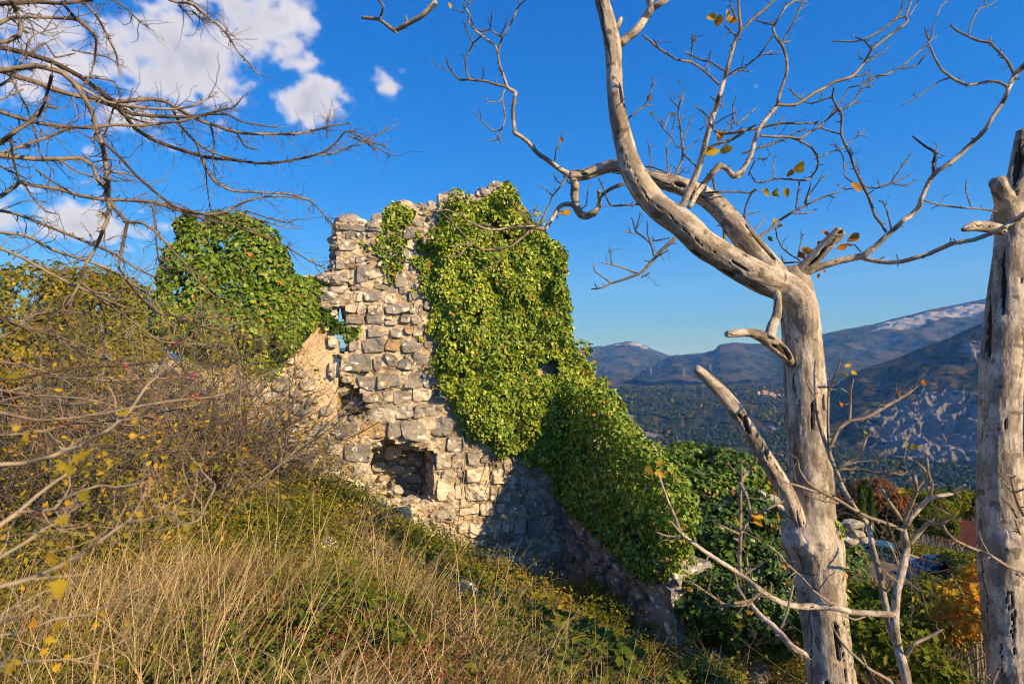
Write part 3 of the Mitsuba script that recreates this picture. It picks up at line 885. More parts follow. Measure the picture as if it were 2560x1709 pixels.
for i, (px, py, dx) in enumerate([(820, 757, 0), (832, 762, 0), (826, 748, 0), (838, 752, 0), (815, 765, 0), (845, 760, 0)]):
    b = trimesh.creation.box([.16, .14, .055])
    b.vertices = b.vertices + RNG.normal(0, .006, b.vertices.shape)
    u, z = WC.px(px, py)
    obj('brick', MB().add(WC.xyz(u + b.vertices[:, 0], z + b.vertices[:, 2], .05 + b.vertices[:, 1]), b.faces, (.45, .975)), 'm_stone', wallC, False)
for i in range(40):
    px, py = RNG.uniform(805, 850), RNG.uniform(690, 765)
    u, z = WC.px(px, py)
    s = RNG.uniform(.05, .11)
    obj('core_stone', MB().add(*rock(WC.xyz(u, z, np.array(RNG.uniform(-.15, .1))), [s * 1.2, s, s * .7], 600 + i, 2), (RNG.uniform(.4, .85), RNG.random())), 'm_stone', wallC, False)
# ---------------------------------------------------------------- trees traced limb by limb
class Tree:
    def __init__(self, name, label, category, mat='m_twig', tone=(.4, .5), seed=1, group=None):
        self.k = thing(name, label, category, group)
        self.pts = np.zeros((0, 4))      # px, py, Y, r: where a child limb takes its distance from
        self.mat, self.tone = mat, tone
        self.r = np.random.default_rng(seed)
        self.tw, self.axes, self.thin = MB(), [], 1.0

    def path(self, zone, text, Y0=None, dy=0.0, wob=0.03, rs=1.0):
        w = [q.split(',') for q in text.split()]
        xy = np.array([[float(a[0]), float(a[1])] for a in w])
        idx = [i for i, a in enumerate(w) if len(a) > 2]
        rr = np.interp(np.arange(len(w)), idx, [float(w[i][2]) for i in idx]) if idx else np.full(len(w), 4.0)
        if idx and idx[-1] < len(w) - 1 and len(w) - 1 > 0:
            j = idx[-1]
            rr[j:] = rr[j] * np.linspace(1, .55, len(w) - j)
        px, py = zpx(zone, xy[:, 0], xy[:, 1])
        if Y0 is None:
            d = np.hypot(self.pts[:, 0] - px[0], self.pts[:, 1] - py[0])
            Y0 = self.pts[np.argmin(d), 2]
        s = np.concatenate([[0], np.cumsum(np.hypot(np.diff(px), np.diff(py)))])
        s = s / max(s[-1], 1e-6)
        Y = Y0 + dy * s
        if len(Y) > 2:
            Y = Y + np.concatenate([[0], self.r.normal(0, wob, len(Y) - 1)]) * np.minimum(1, s * 3)
        P = at(px, py, Y)
        R = rr / ZONES[zone][2] / FPX * Y * rs * self.thin
        q = spline(np.column_stack([px, py, np.zeros(len(px)), Y]), 8.0)
        self.pts = np.vstack([self.pts, np.column_stack([q[:, 0], q[:, 1], q[:, 3], np.zeros(len(q))])])
        return np.column_stack([P, R])

    def br(self, zone, text, dy=0.0, Y0=None, name='branch', bark=None, spur=1.0, rs=1.0, label=None, wob=0.03, sides=None):
        """Traced limbs, one for every | in the text; each is a part of the tree."""
        for one in text.split('|'):
            P4 = self.path(zone, one.strip(), Y0, dy * self.r.uniform(.6, 1.3), wob, rs)
            S = spline(P4, max(.012, P4[:, 3].mean() * 1.2), .55)
            big = P4[:, 3].max()
            mat = (bark if bark is not None else big > .0125) and self.mat == 'm_bark'
            sd = sides or (16 if big > .03 else 9 if big > .010 else 6)
            k = key_for(name, self.k)
            uvm = None if mat else (float(np.clip(self.r.normal(*self.tone_n()), 0, 1)), self.r.random() * .85)
            v, f, uv = tube(S, sd, True, uvm, rough=.18 if big > .008 else .16, seed=int(self.r.integers(60)))
            obj(name, MB().add(v, f, uv), 'm_bark' if mat else 'm_twig', smooth=True, key=k, label=label)
            self.axes.append(S)
            if spur:
                self.spurs(S, spur)

    def tone_n(self):
        return self.tone[0], .10

    def spurs(self, S, amount, length=(.006, .028), every=.05):
        """Buds and short spurs along a thin limb."""
        L = np.concatenate([[0], np.cumsum(np.linalg.norm(np.diff(S[:, :3], axis=0), axis=1))])
        n = int(L[-1] / every * amount)
        if n < 1:
            return
        s = np.sort(self.r.uniform(0.05, 1, n)) * L[-1]
        P = np.stack([np.interp(s, L, S[:, i]) for i in range(4)], -1)
        t = unit(np.stack([np.interp(s, L, np.gradient(S[:, i])) for i in range(3)], -1))
        d = unit(t * .6 + unit(self.r.normal(size=(n, 3))) * .9)
        ln = self.r.uniform(*length, n) * np.clip(P[:, 3] / .005, .6, 1.6)
        k = np.linspace(0, 1, 3)[None, :, None]
        seg = P[:, None, :3] + d[:, None] * (ln[:, None, None] * k)
        rad = np.clip(P[:, 3] * .55, .0012, .004)[:, None] * np.array([1.0, .75, .8])
        self.tw.add(*thin_tubes(np.concatenate([seg, rad[..., None]], -1), np.column_stack([np.clip(self.r.normal(self.tone[0], .1, n), 0, 1), self.r.random(n) * .8]), 4))

    def twigs(self, n, length, rad, bend=.5, up=(0, 0, .2), along=None, sub=0.5, tone=None, minr=0.0, maxr=.02, flat=None):
        """Side twigs grown from the traced limbs, with smaller ones on them."""
        axes = [a for a in self.axes if minr <= a[:, 3].mean() <= maxr]
        if not axes:
            return
        A = np.vstack([np.column_stack([a, unit(np.gradient(a[:, :3], axis=0))]) for a in axes])
        W = np.concatenate([np.linalg.norm(np.gradient(a[:, :3], axis=0), axis=1) for a in axes])
        for level in range(2):
            m = n if level == 0 else int(n * sub)
            i = self.r.choice(len(A), m, p=W / W.sum())
            P, t = A[i, :3], A[i, 4:7]
            d = unit(t * .9 + unit(self.r.normal(size=(m, 3))) * .85 + np.array(up))
            ln = self.r.uniform(*length, m) * (1 if level == 0 else .45)
            k = 7
            pts, cur = [P], d
            for _ in range(k - 1):
                cur = unit(cur + self.r.normal(size=(m, 3)) * bend * .45 + np.array(up) * .12)
                pts.append(pts[-1] + cur * (ln / (k - 1))[:, None])
            seg = np.stack(pts, 1)
            r0 = np.minimum(self.r.uniform(*rad, m), A[i, 3] * .8 + .0006)
            rr = r0[:, None] * np.linspace(1, .45, k)
            S = np.concatenate([seg, rr[..., None]], -1)
            self.tw.add(*thin_tubes(S, np.column_stack([np.clip(self.r.normal(tone or self.tone[0], .14, m), 0, 1), self.r.random(m)]), 4))
            tt = unit(np.gradient(seg, axis=1))
            A = np.column_stack([seg.reshape(-1, 3), rr.reshape(-1), tt.reshape(-1, 3)])
            W = np.ones(len(A))
            self.tips = A

    def leaf(self, zone, text, bend=(0, 0, -1)):
        """x,y,length in zone pixels,tone: single leaves, each a part."""
        for q in text.split():
            x, y, s, t = [float(a) for a in q.split(',')][:4]
            px, py = zpx(zone, x, y)
            d = np.hypot(self.pts[:, 0] - px, self.pts[:, 1] - py)
            Y = self.pts[np.argmin(d), 2] + self.r.normal(0, .01)
            c = at(px, py, Y)
            size = s / ZONES[zone][2] / FPX * Y
            N = unit(np.array([-.1, -.8, .3]) + self.r.normal(0, .75, 3))
            U = unit(np.array(bend) * .6 + self.r.normal(0, .7, 3))
            g, f = self.big_leaf()
            R = np.cross(unit(U - N * (U @ N)), N)
            U = np.cross(N, R)
            v = c + size * ((g[:, :1]) * R + (g[:, 1:2] - .5) * U + g[:, 2:] * N)
            obj('leaf', MB().add(v, f, (np.clip(t + self.r.normal(0, .03), 0, 1), 0)), 'm_leaf', self.k)

    def big_leaf(self):
        n = 9
        y = np.linspace(0, 1, n)
        w = .29 * np.sin(np.pi * np.clip(y, 0, 1) ** .8) ** .8 + .004
        cup, curl = self.r.uniform(.25, .8), self.r.uniform(-.5, .7)
        rows = []
        for a in (-1, -.5, 0, .5, 1):
            rows.append(np.column_stack([a * w * (1 + .06 * np.sin(y * 40)), y, cup * (a * w) ** 2 * 2.2 + curl * (y - .3) ** 2 * .5 + .015 * np.sin(y * 22) * abs(a)]))
        V = np.stack(rows, 0).reshape(-1, 3)
        return V, grid_faces(5, n)

    def done(self, twig_kind='stuff'):
        if self.tw.n:
            obj('twigs', self.tw, 'm_twig', self.k, kind=twig_kind, smooth=True)


def trunk(tree, zone, text, Y0, dy, scars=(), knots=(), cracks=18, name='trunk', sides=72, step=.010, seed=1, crack=.013, dark=0.46, label=None, wob=0.0, rs=1.0):
    """A thick stem whose bark is split by long fissures and has old wounds."""
    P4 = tree.path(zone, text, Y0, dy, wob, rs)
    S = spline(P4, step)
    v, f, uv = tube(S, sides, True, None, rough=.05, seed=seed)
    n = len(S)
    body = v[:n * sides].reshape(n, sides, 3)
    ang = np.arange(sides) * 2 * np.pi / sides
    L = np.concatenate([[0], np.cumsum(np.linalg.norm(np.diff(S[:, :3], axis=0), axis=1))])
    Rm = S[:, 3].mean()
    q = np.stack([np.cos(ang)[None].repeat(n, 0) * Rm * 16, np.sin(ang)[None].repeat(n, 0) * Rm * 16, np.repeat(L[:, None], sides, 1) * 1.5 + seed * 11], -1)
    a = fbm(q, 2, seed) + .05 * (fbm(q * np.array([5, 5, 6.]) + 7, 2, seed + 3) - .5)
    mask = smooth(dark, dark + .1, fbm(q * np.array([.5, .5, .45]) + 31, 3, seed + 2))
    q2 = q * np.array([.6, .6, 5.0]) + 57
    c2 = np.exp(-((fbm(q2, 2, seed + 5) - .5) / .010) ** 2) * smooth(.55, .66, fbm(q * .8 + 71, 2, seed + 6)) * .8
    c1 = np.zeros((n, sides))
    rr = np.random.default_rng(seed * 13 + 1)
    Rl = S[:, 3][:, None]
    for _ in range(int(cracks * L[-1] * Rm / .11 / 1.6) + 2):
        ln = rr.uniform(.10, .55) * (1 if rr.random() < .7 else 1.8)
        l0, a0, wm = rr.uniform(-.1, L[-1]), rr.uniform(0, 2 * np.pi), rr.uniform(.0020, .0060) * min(1, Rm / .06) * crack / .013
        tt = (L - l0) / ln
        on = (tt > 0) & (tt < 1)
        kk = rr.uniform(0, 90)
        wand = (fbm(np.column_stack([L * 9 + kk, L * 0, L * 0]), 3, 2) - .5) * .045 + (fbm(np.column_stack([L * 40 + kk, L * 0, L * 0]), 2, 3) - .5) * .012
        da = np.abs((ang[None] - a0 + np.pi) % (2 * np.pi) - np.pi) if False else np.abs((ang[None] - (a0 + wand / Rl[:, 0])[:, None] + np.pi) % (2 * np.pi) - np.pi) * Rl
        w = np.where(on, wm * np.sin(np.pi * np.clip(tt, 0, 1)) ** .6 * (.45 + 1.1 * fbm(np.column_stack([L * 25 + kk, L * 0 + 5, L * 0]), 2, 4)), 1e-6)[:, None]
        c1 = np.maximum(c1, smooth(1.5, .5, da / w) * on[:, None])
    cr = np.clip(c1 + .25 * c2, 0, 1)
    kb = np.zeros((n, sides))
    for (sx, sy, ra, hk) in knots:
        px, py = zpx(zone, sx, sy)
        p2 = np.stack(img(body), -1)
        e = np.hypot(p2[..., 0] - px, p2[..., 1] - py) / (ra / ZONES[zone][2])
        front = smooth(-.3, .3, ((body - S[:, None, :3]) / Rl[..., None] * -unit(body)).sum(-1))
        kb = kb + front * hk * (np.exp(-e ** 2 * .8) - .75 * np.exp(-(e / .38) ** 2) + .10 * np.cos(e * 9) * np.exp(-e ** 2))
    sc = np.zeros((n, sides))
    for (sx, sy, ra, rb) in scars:
        px, py = zpx(zone, sx, sy)
        p2 = np.stack(img(body), -1)
        e = ((p2[..., 0] - px) / (ra / ZONES[zone][2])) ** 2 + ((p2[..., 1] - py) / (rb / ZONES[zone][2])) ** 2
        e = e * (1 + 4.5 * (fbm(q * 1.6 + 9, 4, 4) - .5)) + 1.2 * (fbm(q * np.array([3, 3, 2.]) + 19, 3, 4) - .45)
        front = ((body - S[:, None, :3]) * -unit(body)).sum(-1) > 0
        sc = np.maximum(sc, smooth(.8, .45, e) * front)
    plate = (fbm(q * np.array([1.4, 1.4, 2.4]) + 13, 4, seed + 9) - .5) * .010 + (fbm(q * np.array([4, 4, 10.]) + 3, 3, seed + 12) - .5) * .0045
    d = plate - crack * cr - .022 * sc + kb
    nrm = unit(body - S[:, None, :3])
    v[:n * sides] = (body + nrm * d[..., None]).reshape(-1, 3)
    m = np.clip(np.maximum(smooth(.5, .9, cr), smooth(.5, .9, sc)), 0, 1).reshape(-1)
    uv[:n * sides, 0] += 1000 * m
    obj(name, MB().add(v, f, uv), 'm_bark', tree.k, smooth=True, label=label)
    tree.axes.append(S)
    return S


# ---- the big bare tree in front on the right
t1 = Tree('bare_tree', 'large bare grey tree with a forked cracked trunk, its crooked boughs reaching over the ruin', 'tree', 'm_bark', (.32, .1), 3)
YT = 3.4
t1.thin = .94
trunk(t1, 'M', '1950,1900,56 1925,1720,54 1908,1568,52 1898,1480,52 1887,1400,53 1880,1320,57 1868,1250,64 1864,1200,54 1862,1130,50 1857,1050,48 1850,950,48 1844,850,47 1838,760,44 1828,690,44 1815,650,44 1800,625,36', YT, 0.05,
      scars=[(1864, 955, 4, 48)], knots=[(1873, 1253, 24, .040), (1825, 1235, 26, .05), (1850, 1120, 20, .012)], seed=4, dark=.42, sides=100, step=.009, cracks=20)
trunk(t1, 'M', '1850,790,26 1846,740,33 1836,700,37 1818,672,40 1790,655,41 1750,640,40 1700,612,39 1655,585,38 1610,556,38 1582,528,38 1556,506,37 1520,482,36 1492,455,35 1466,420,34 1445,375,30 1430,320,27 1417,260,24.5 1410,200,22.5 1408,150,21.5 1405,105,24 1392,45,20.5 1376,-20,18.5 1362,-90,17', YT, -.15,
      scars=[(1580, 590, 40, 20), (1645, 628, 70, 12)], knots=[(1418, 318, 10, .012), (1440, 385, 9, .010), (1405, 175, 7, .006)], name='bough', seed=9, dark=.60, sides=60, step=.009, crack=.007, wob=.02, rs=.90, cracks=14)
trunk(t1, 'M', '1795,650,26 1775,622,30 1745,590,31 1704,542,30 1662,490,28 1622,455,26 1570,430,24 1512,412,21 1470,400,19 1420,381,17 1382,386,16 1345,399,15 1308,404,15', YT, .30, scars=[(1560, 425, 16, 8), (1340, 400, 8, 6)], name='bough', seed=14, dark=.5, sides=48, crack=.007, wob=.02, rs=.92, cracks=14)
trunk(t1, '3', '880,840,30 835,740,40 790,640,41 720,520,40 640,390,38 560,260,36 480,160,33 400,80,28 352,38,22', YT - .02, -.22, scars=[(700, 440, 10, 60), (600, 300, 8, 50)], name='broken_bough', seed=22, dark=.38, sides=48, crack=.010, label='thick dead bough snapped off short, leaning up to the left')
trunk(t1, '5', '500,1545,44 560,1505,42 620,1448,40 680,1380,38 738,1322,36 765,1292,34', YT + .02, -.12, scars=[(765, 1295, 26, 22)], name='cut_stub', seed=26, dark=.5, sides=44, label='sawn-off stub with brown leaves round its end')
trunk(t1, 'A', '1960,470,40 1900,380,60 1800,290,70 1700,225,60 1600,190,45 1500,190,38 1400,200,34 1372,200,30', YT - .03, -.15, scars=[(1880, 330, 30, 40)], name='broken_bough', seed=33, dark=.5, sides=40, label='short dead bough pointing left at trunk height')
trunk(t1, 'A', '1760,235,52 1790,130,50 1830,30,46 1840,-120,40 1800,-260,40', YT - .12, .06, name='bough', seed=35, dark=.5, sides=36)
for a, b in (('4', '1280,290,30 1320,255,30 1390,195,29 1440,130,28 1470,80,27 1500,45,27 1560,15,20 1630,-30,16'), ('4', '1490,60,24 1475,10,24 1455,-40,22'), ('4', '1255,190,20 1275,150,18 1285,122,15')):
    t1.br(a, b, .15, spur=0)
t1.br('4', '965,1150,24 880,1100,18 800,1040,17 740,1000,16 690,940,15 640,895,15 590,865,15 592,840,14 585,800,13 580,740,13 585,680,13 595,620,13 600,604,13 545,572,12 520,500,10 495,430,9 485,360,9 465,300,8 400,250,7 340,205,7 290,145,6 295,90,6 270,50,5 300,20,4', -.35)
t1.br('4', '970,1165,26 985,1200,32 985,1250,30 985,1300,28 1000,1360,28 1020,1398,28 1060,1412,26 1110,1392,24 1140,1355,18 1147,1310,14 1140,1260,12 1146,1238,9', -.12)
t1.br('4', '1000,1370,14 960,1335,16 920,1335,16 885,1350,15 860,1390,15 830,1440,15 790,1495,14 740,1490,12 680,1480,10 620,1480,9 550,1490,9 490,1500,8 420,1500,7 340,1470,6 290,1450,6 250,1400,5 200,1390,4 150,1370,4 70,1380,3 0,1368,2', -.35)
t1.br('4', '1147,1290,12 1170,1270,12 1210,1240,12 1260,1215,12 1310,1200,12|545,569,9 480,555,9 400,530,8 340,525,8 290,520,8 235,523,7 200,490,6 165,440,6 145,390,5|165,460,4 120,445,4 85,425,3 60,405,2|295,520,6 275,450,6 270,385,6 300,330,6 320,285,5 300,240,5 275,190,5 258,140,4|320,285,5 370,240,5 410,205,4|385,515,4 388,475 385,435,3'
      '|485,345,8 500,280,7 515,240,7 560,170,6 590,110,6 610,60,6 625,35,5 665,0,4 690,-30|625,35,5 610,0,4|510,245,5 460,215,6 430,195,6 370,205,5 310,175,4|430,195,4 440,130,4 445,75,3|500,235,4 530,170,4 545,112,3|318,170,4 310,120,4 295,85,3|270,85,4 220,75,4 190,60,3|268,80,3 260,40 262,20,2', -.12)
t1.br('4', '525,588,6 510,640,6 520,700,6 530,770,6 515,830,6 500,850,5 450,855,5 420,830,5 370,785,4 325,735,3|372,780,3 370,740,2|508,640,5 490,665,4 420,665,4 400,640,4 385,618,3|505,850,5 490,905,5 450,920,4 405,915,3|490,910,4 510,940,3 525,952,2|420,665,3 405,690,2|870,1090,5 850,1060,5 860,1010,4 860,985,3|870,1090,4 805,1040,3|860,985,2 875,950 890,915 905,880,1.5'
      '|850,1130,4 860,1170,4 890,1200,4 915,1190,3|1405,1335,7 1320,1340,7 1230,1345,6 1200,1310,6 1180,1250,5 1155,1195,5 1140,1160,3|1232,1345,4 1170,1350,3|1315,1185,5 1290,1140,5 1230,1130,4|910,1150,4 950,1200,3|1020,1370,5 1060,1340,5 1070,1250,4 1090,1190,3|740,1490,8 780,1420,7 820,1340,6 840,1280,6 890,1220,6 930,1165,5|840,1280,4 800,1240,4 755,1213,3|720,1460,5 700,1430,4 740,1345,3|760,1470,5 720,1440 780,1380 |850,1385,4 900,1350 915,1400,2', -.12)
t1.br('1', '1560,412,12 1480,400,9 1430,450,8 1350,510,7 1260,525,7 1190,525,6 1130,490,5 1080,440,4 1010,360,4 960,320,3|1500,400,10 1400,395,9 1290,410,7 1200,380,5 1150,375,4 1100,400,3|1470,390,6 1420,320,5 1380,260,4 1350,230,3|1190,525,5 1100,510,4 1050,560,4 960,572,3|1300,538,4 1290,590,3 1240,640,3 1210,630,2|1260,525,4 1230,450 1180,420,2|1130,490,4 1040,500 1010,560,2', -.15)
t1.br('4', '1660,1395,28 1700,1320,26 1750,1210,24 1790,1110,22 1820,1010,21 1840,930,20 1870,820,18 1900,730,17 1930,630,16 1960,530,15 1990,420,14 2030,280,13 2065,200,13 2060,100,10 2055,0,9 2050,-60,8', -.30)
t1.br('4', '1735,1355,18 1780,1270,20 1830,1200,20 1880,1140,20 1930,1082,23 1975,1100,18 2020,1148,22 2055,1150,18 2090,1112,17', .05)
t1.br('5', '168,985,17 210,960,14 250,900,14 270,850,13 280,800,13 300,740,12 330,690,12 380,630,12 410,590,12 415,560,10 430,510,9 450,450,9 465,390,9 460,320,9 440,260,9 410,220,8 390,180,8 390,150,7 410,115,6 450,50,6 470,30,5 520,0,4', .2)
t1.br('4', '1930,555,9 1860,490,8 1800,440,8 1740,405,8 1650,390,7 1580,345,7 1530,315,7 1480,270,7 1430,230,6|1530,315,5 1500,255,4|1745,400,6 1750,330,5 1755,270,5 1757,218,4|1755,270,4 1780,255,3|1965,465,7 1880,410,6 1820,395,6 1760,370,5 1715,350,4|1860,405,4 1875,330,4|1860,405,4 1845,445,3|1990,490,6 2050,450,5 2091,440,4|2035,235,6 1970,168,4'
      '|1870,780,5 1820,730,5 1770,690,4|1885,850,5 1890,780,5 1875,735,4|1900,860,8 1960,875,8 2020,870,7 2091,860,6|1850,970,6 1910,940,6 1990,930,5 2091,870,5|1900,810,4 1980,760,4 2040,735,3|1950,600,4 1955,715,3|1905,660,4 1870,630,3|1850,840,4 1830,770,3|1800,850,4 1830,830,3', -.12)
t1.br('4', '1630,1160,8 1670,1090,8 1690,1030,8 1690,960,8 1680,880,7 1670,800,6 1660,730,6 1675,660,5 1690,590,4|1660,700,4 1610,650,3|1680,690,4 1700,620,3|1690,910,5 1720,850,5 1740,790,4 1772,755,3|1690,960,5 1650,960,5 1620,900,4 1570,850,4 1530,790,3 1480,740,3|1600,1150,6 1590,1060,5 1588,1000,5 1582,960,4 1605,915,4 1640,780,3|1600,1150,5 1612,1110,4 1617,1075,3|1590,1130,5 1500,1095,5 1420,1090,4|1490,1092,4 1475,1000,4 1467,950,3 1455,918,3|1470,955,3 1508,955,2'
      '|1700,1010,7 1750,1060,6 1800,1105,5|1690,990,4 1740,960,4 1800,905,3|1640,1150,4 1680,1130,4 1697,1098,3|1570,850,3 1600,760,3 1635,742,2|1590,1000,4 1625,985,2|1330,775,7 1380,740,6 1430,700,6 1470,650,5 1490,590,5 1495,508,4|1450,690,4 1502,685,3|1494,560,4 1525,525,3', .15, Y0=YT + .12)
# right-hand half of the crown
E = '415,585,9 460,590,9 520,585,9 560,560,9 620,520,9 680,490,9 730,460,9 800,440,9 840,420,9 890,360,8 940,280,8 1000,230,8 1060,185,8 1110,150,8 1140,120,8 1130,90,6 1160,10,5 1170,-30'
t1.br('5', E + '|315,760,7 380,765,7 440,765,7 490,770,7 540,775,7 600,735,7 640,715,7 690,670,6 740,625,6 790,605,6 840,570,5 880,500,5 920,460,5 960,425,6 1020,420,6 1060,400,5 1110,370,5 1170,320,5 1220,275,4 1260,235,4 1310,195,3|490,770,7 540,790,7 600,825,7 630,870,7 640,910,7 630,950,6 600,990,6 570,1010,6 480,1005,5 400,1000,5 340,1020,5 290,1020,5 255,965,4', .25)
t1.br('5', '940,280,6 900,230,5 850,210,4|1135,90,6 1080,105,6 1030,145,6 980,180,6 900,220,5 830,235,4 715,230,4|1065,115,5 1105,60,5 1115,0,4|1150,90,4 1200,15,3|910,350,5 970,310,5 1010,290 1042,240,3|890,330,4 870,330,3 868,285,3|850,430,5 920,410,3|830,215,3 838,190,2|985,175,3 988,155,2|1080,160,3 1095,140,2'
      '|1110,385,4 1190,370,4 1230,320,4 1270,280,3|1260,232,4 1245,190,4 1235,155,3|1265,225,4 1280,170 1295,122,3|700,660,5 740,600,5 780,550,4 815,490,4 870,480,4 915,450,4 925,390,3|900,480,4 945,485,3 950,445,2|840,575,4 875,577,3|650,880,5 700,855,4 770,830,4 830,790,4 870,755,4 912,765,3|870,755,4 867,733,3|720,540,5 650,565,5 600,580,4 560,570,3|545,555,5 510,530,4 475,495,3|545,550,3 548,525,2|655,560,4 662,515,3'
      '|435,250,5 470,180,5 510,110,5 540,40,5 560,-10,4|440,240,5 490,228,3|520,110,3 548,102,2|395,140,6 340,130,5 290,115,4|390,198,5 340,270,4 300,320,5 210,390,5 140,420,4|310,315,4 385,285,3|205,395,4 272,405,3|295,100,4 295,65,3|450,45,4 500,10,4 580,15,3|530,60,3 590,20,2', .10)
t1.br('5', '205,170,8 270,110,8 330,60,7 400,0,6|175,200,4 120,150,3|182,110,6 150,30,5 145,-10,4|270,1380,9 300,1340,9 360,1290,8 430,1230,8 500,1185,7 580,1145,6 650,1110,5 710,1090,5 770,1070,3|515,1165,5 525,1080,4 537,1018,3|570,1140,5 590,1090,5 640,1020,4 687,975,3|505,1195,4 580,1195,4 632,1168,3|700,1095,4 735,1110,3|560,1140,4 590,1060,4 600,1020 |270,1370,7 260,1330,7 240,1270,6 225,1210,6 235,1150,5 260,1090,5 290,1060,4'
      '|225,1205,4 270,1195,4 312,1185,3|225,1210,4 180,1250,3|262,1310,5 300,1270,4 330,1240,4 350,1203,3|112,1410,10 115,1330,9 108,1230,9 100,1130,8 70,1080,8 50,1010,7 40,950,6|0,1080,6 90,1075,6 190,1075,5 260,1080,5 300,1062,4|215,860,6 300,830,6 400,800,6 470,770,5 520,740,5 570,725,4|60,735,8 150,745,8 220,730,8 300,720,7 380,700,7 440,690 540,692 620,690,5 640,678,4|30,830,6 100,800,5 170,770,5 230,730,5 290,700,4'
      '|320,1430,6 310,1400,4|340,1470,6 440,1472,6 560,1465,5|540,1460,4 490,1430,4 440,1390,4 410,1330,4 402,1285,3|525,1440,5 540,1370,4 555,1305,3|445,1470,4 430,1425,3|415,1450,3 408,1432,2|305,890,5 350,890,4 370,855,3|390,998,4 390,930 402,875,3|285,900,4 260,950 245,985|400,720,4 440,660 455,650|150,740,4 160,690 150,700|170,690,5 160,600 180,540,3|180,700,5 230,660 290,605,3|120,730,4 180,620,3|100,600,4 75,570 35,540,3|60,690,4 30,650 35,620', .12, Y0=YT + .05)
t1.br('5', '540,1535,26 620,1505,23 690,1480,20 760,1460,20 850,1440,20 900,1425,18 960,1380,17 1010,1330,15 1060,1290,14 1110,1240,14 1160,1205,15 1200,1165,15 1215,1120,13 1240,1060,13 1270,1000,13 1310,955,13 1370,920,13 1430,870,13 1480,820,13 1530,775,12 1580,720,12 1620,650,12 1670,580,12 1700,510,12 1730,440,13 1760,400,14 1792,370,15 1850,300,15', -.45)
t1.br('5', '870,1440,14 950,1460,13 1030,1470,13 1100,1465,13 1180,1445,13 1260,1420,13 1330,1390,13 1400,1360,13 1500,1345,13 1600,1310,13 1680,1270,13 1740,1235,14 1792,1200,14 1860,1165,13', -.55)
t1.br('5', '1020,1300,8 990,1250,8 960,1215,8 945,1170,8 920,1100,8 890,1040,8 860,980,7 835,920,7 820,870,7 795,820,7 770,760,7 770,700,7 770,640,7 745,600,7 720,550,6 720,530,6 727,492,4', .1)
t1.br('5', '770,752,6 720,740,5 650,715,5|893,1045,5 960,1055,5 1040,1030,5 1090,960,4 1130,900,4 1157,858,3|1040,1030,4 1100,1005,4 1162,972,3|1060,1030,4 1130,1040,4 1177,1010,3|985,1045,4 975,1015,3|990,1045,3 1025,1015,2|1105,930,3 1103,905,2|1125,915,3 1150,908,2|850,1035,4 790,990,4 785,930,4 775,870,3 745,825,3 708,810,3|895,1050,4 830,1055,4 790,1060,4 742,1032,3|785,935,3 820,905,2|745,840,3 740,800,2'
      '|1285,965,9 1285,910,9 1295,855,8 1240,820,7 1200,790,6 1168,763,5|1295,855,5 1306,818,4|1700,485,9 1650,460,8 1590,455,8 1530,470,8 1470,475,8 1420,455,8 1380,430,7 1330,390,7 1290,320,6 1270,270,5 1250,230,4|1380,435,5 1320,455,4 1240,510,4 1180,555,3 1113,588,3|1735,420,9 1720,380,9 1690,330,8 1640,280,8 1600,240,8 1540,230,8 1480,205,7 1430,180,7 1400,160,6 1380,138,5|1480,195,5 1500,120,5 1540,50,4 1580,40,4 1650,0,3|1580,40,4 1572,0,3|1600,242,5 1605,208,4|1660,300,4 1665,285,3'
      '|1048,1282,5 1035,1220,5 1020,1170,4 1000,1130,4 978,1125,3|1235,1122,5 1290,1140,5 1370,1155,5 1460,1165,5 1550,1170,5 1640,1185,5|1495,1158,4 1475,1100,4 1465,1060,4 1470,1008,3|1605,1235,5 1620,1190 1637,1135,3|1310,1150,3 1270,1168,2|880,1410,4 840,1368,3|1620,40,3 1640,45,2|1300,95,4 1330,30 1380,0,3', .08)
t1.br('1', '2320,460,12 2250,520,11 2180,600,10 2120,660,9 2050,690,8 1990,710,7 1940,725,6 1890,750,5 1830,758,4|1945,725,5 1900,690,4 1850,655,4 1840,618,3|1858,752,3 1845,718,2|2110,672,6 2060,650,5 1990,625,5 1950,610,5 1940,560,4 1945,518,3|1952,615,4 1890,603,3|2120,690,4 2170,662,3|2195,562,5 2180,500,5 2160,440,4 2155,355,3|2180,492,5 2130,450,5 2090,420,5 2070,350,4 2058,335,3|2090,405,4 2117,315,3|2092,432,4 2020,420,3|2188,475,4 2290,458,3|2212,570,4 2282,528,3|1945,560,3 1930,530,2', -.1, Y0=YT - .15)
t1.br('M', '830,40,4 870,45,4 905,70,5 935,55,6 970,35,6 1000,5,7|870,45,3 880,15,3 862,-5,2|905,72,3 912,78,2|935,55,3 930,35,2', 0, Y0=2.9)
t1.leaf('4', '50,390,50,.66 168,40,55,.5 260,8,55,.55 305,18,30,.8 875,965,45,.62 897,915,45,.9 916,865,62,.85 1475,638,60,.75 1670,540,70,.46 1720,350,60,.85 1885,120,105,.62 1925,140,95,.7 2010,125,90,.72 1985,90,60,.6 1620,748,45,.62 1488,742,35,.6 1700,583,30,.6 1930,890,70,.8 1885,990,110,.5 1980,980,105,.55 1680,1300,0.1,.6 930,1388,55,.68 900,1395,40,.7')
t1.leaf('5', '540,935,90,.50 485,968,60,.78 400,1082,85,.36 462,1078,60,.62 345,1080,70,.42 850,1052,85,.72 395,1277,35,.66 425,1265,45,.6 370,1338,40,.42 392,1235,40,.6 580,1400,80,.7 550,1430,55,.85 595,1430,55,.64 680,1310,70,.82 650,1365,55,.72 835,1330,80,.8 810,1375,70,.86 770,1385,60,.75 738,1280,45,.78 570,1395,40,.5 675,1520,30,.9 640,1545,30,.9 90,770,60,.6')
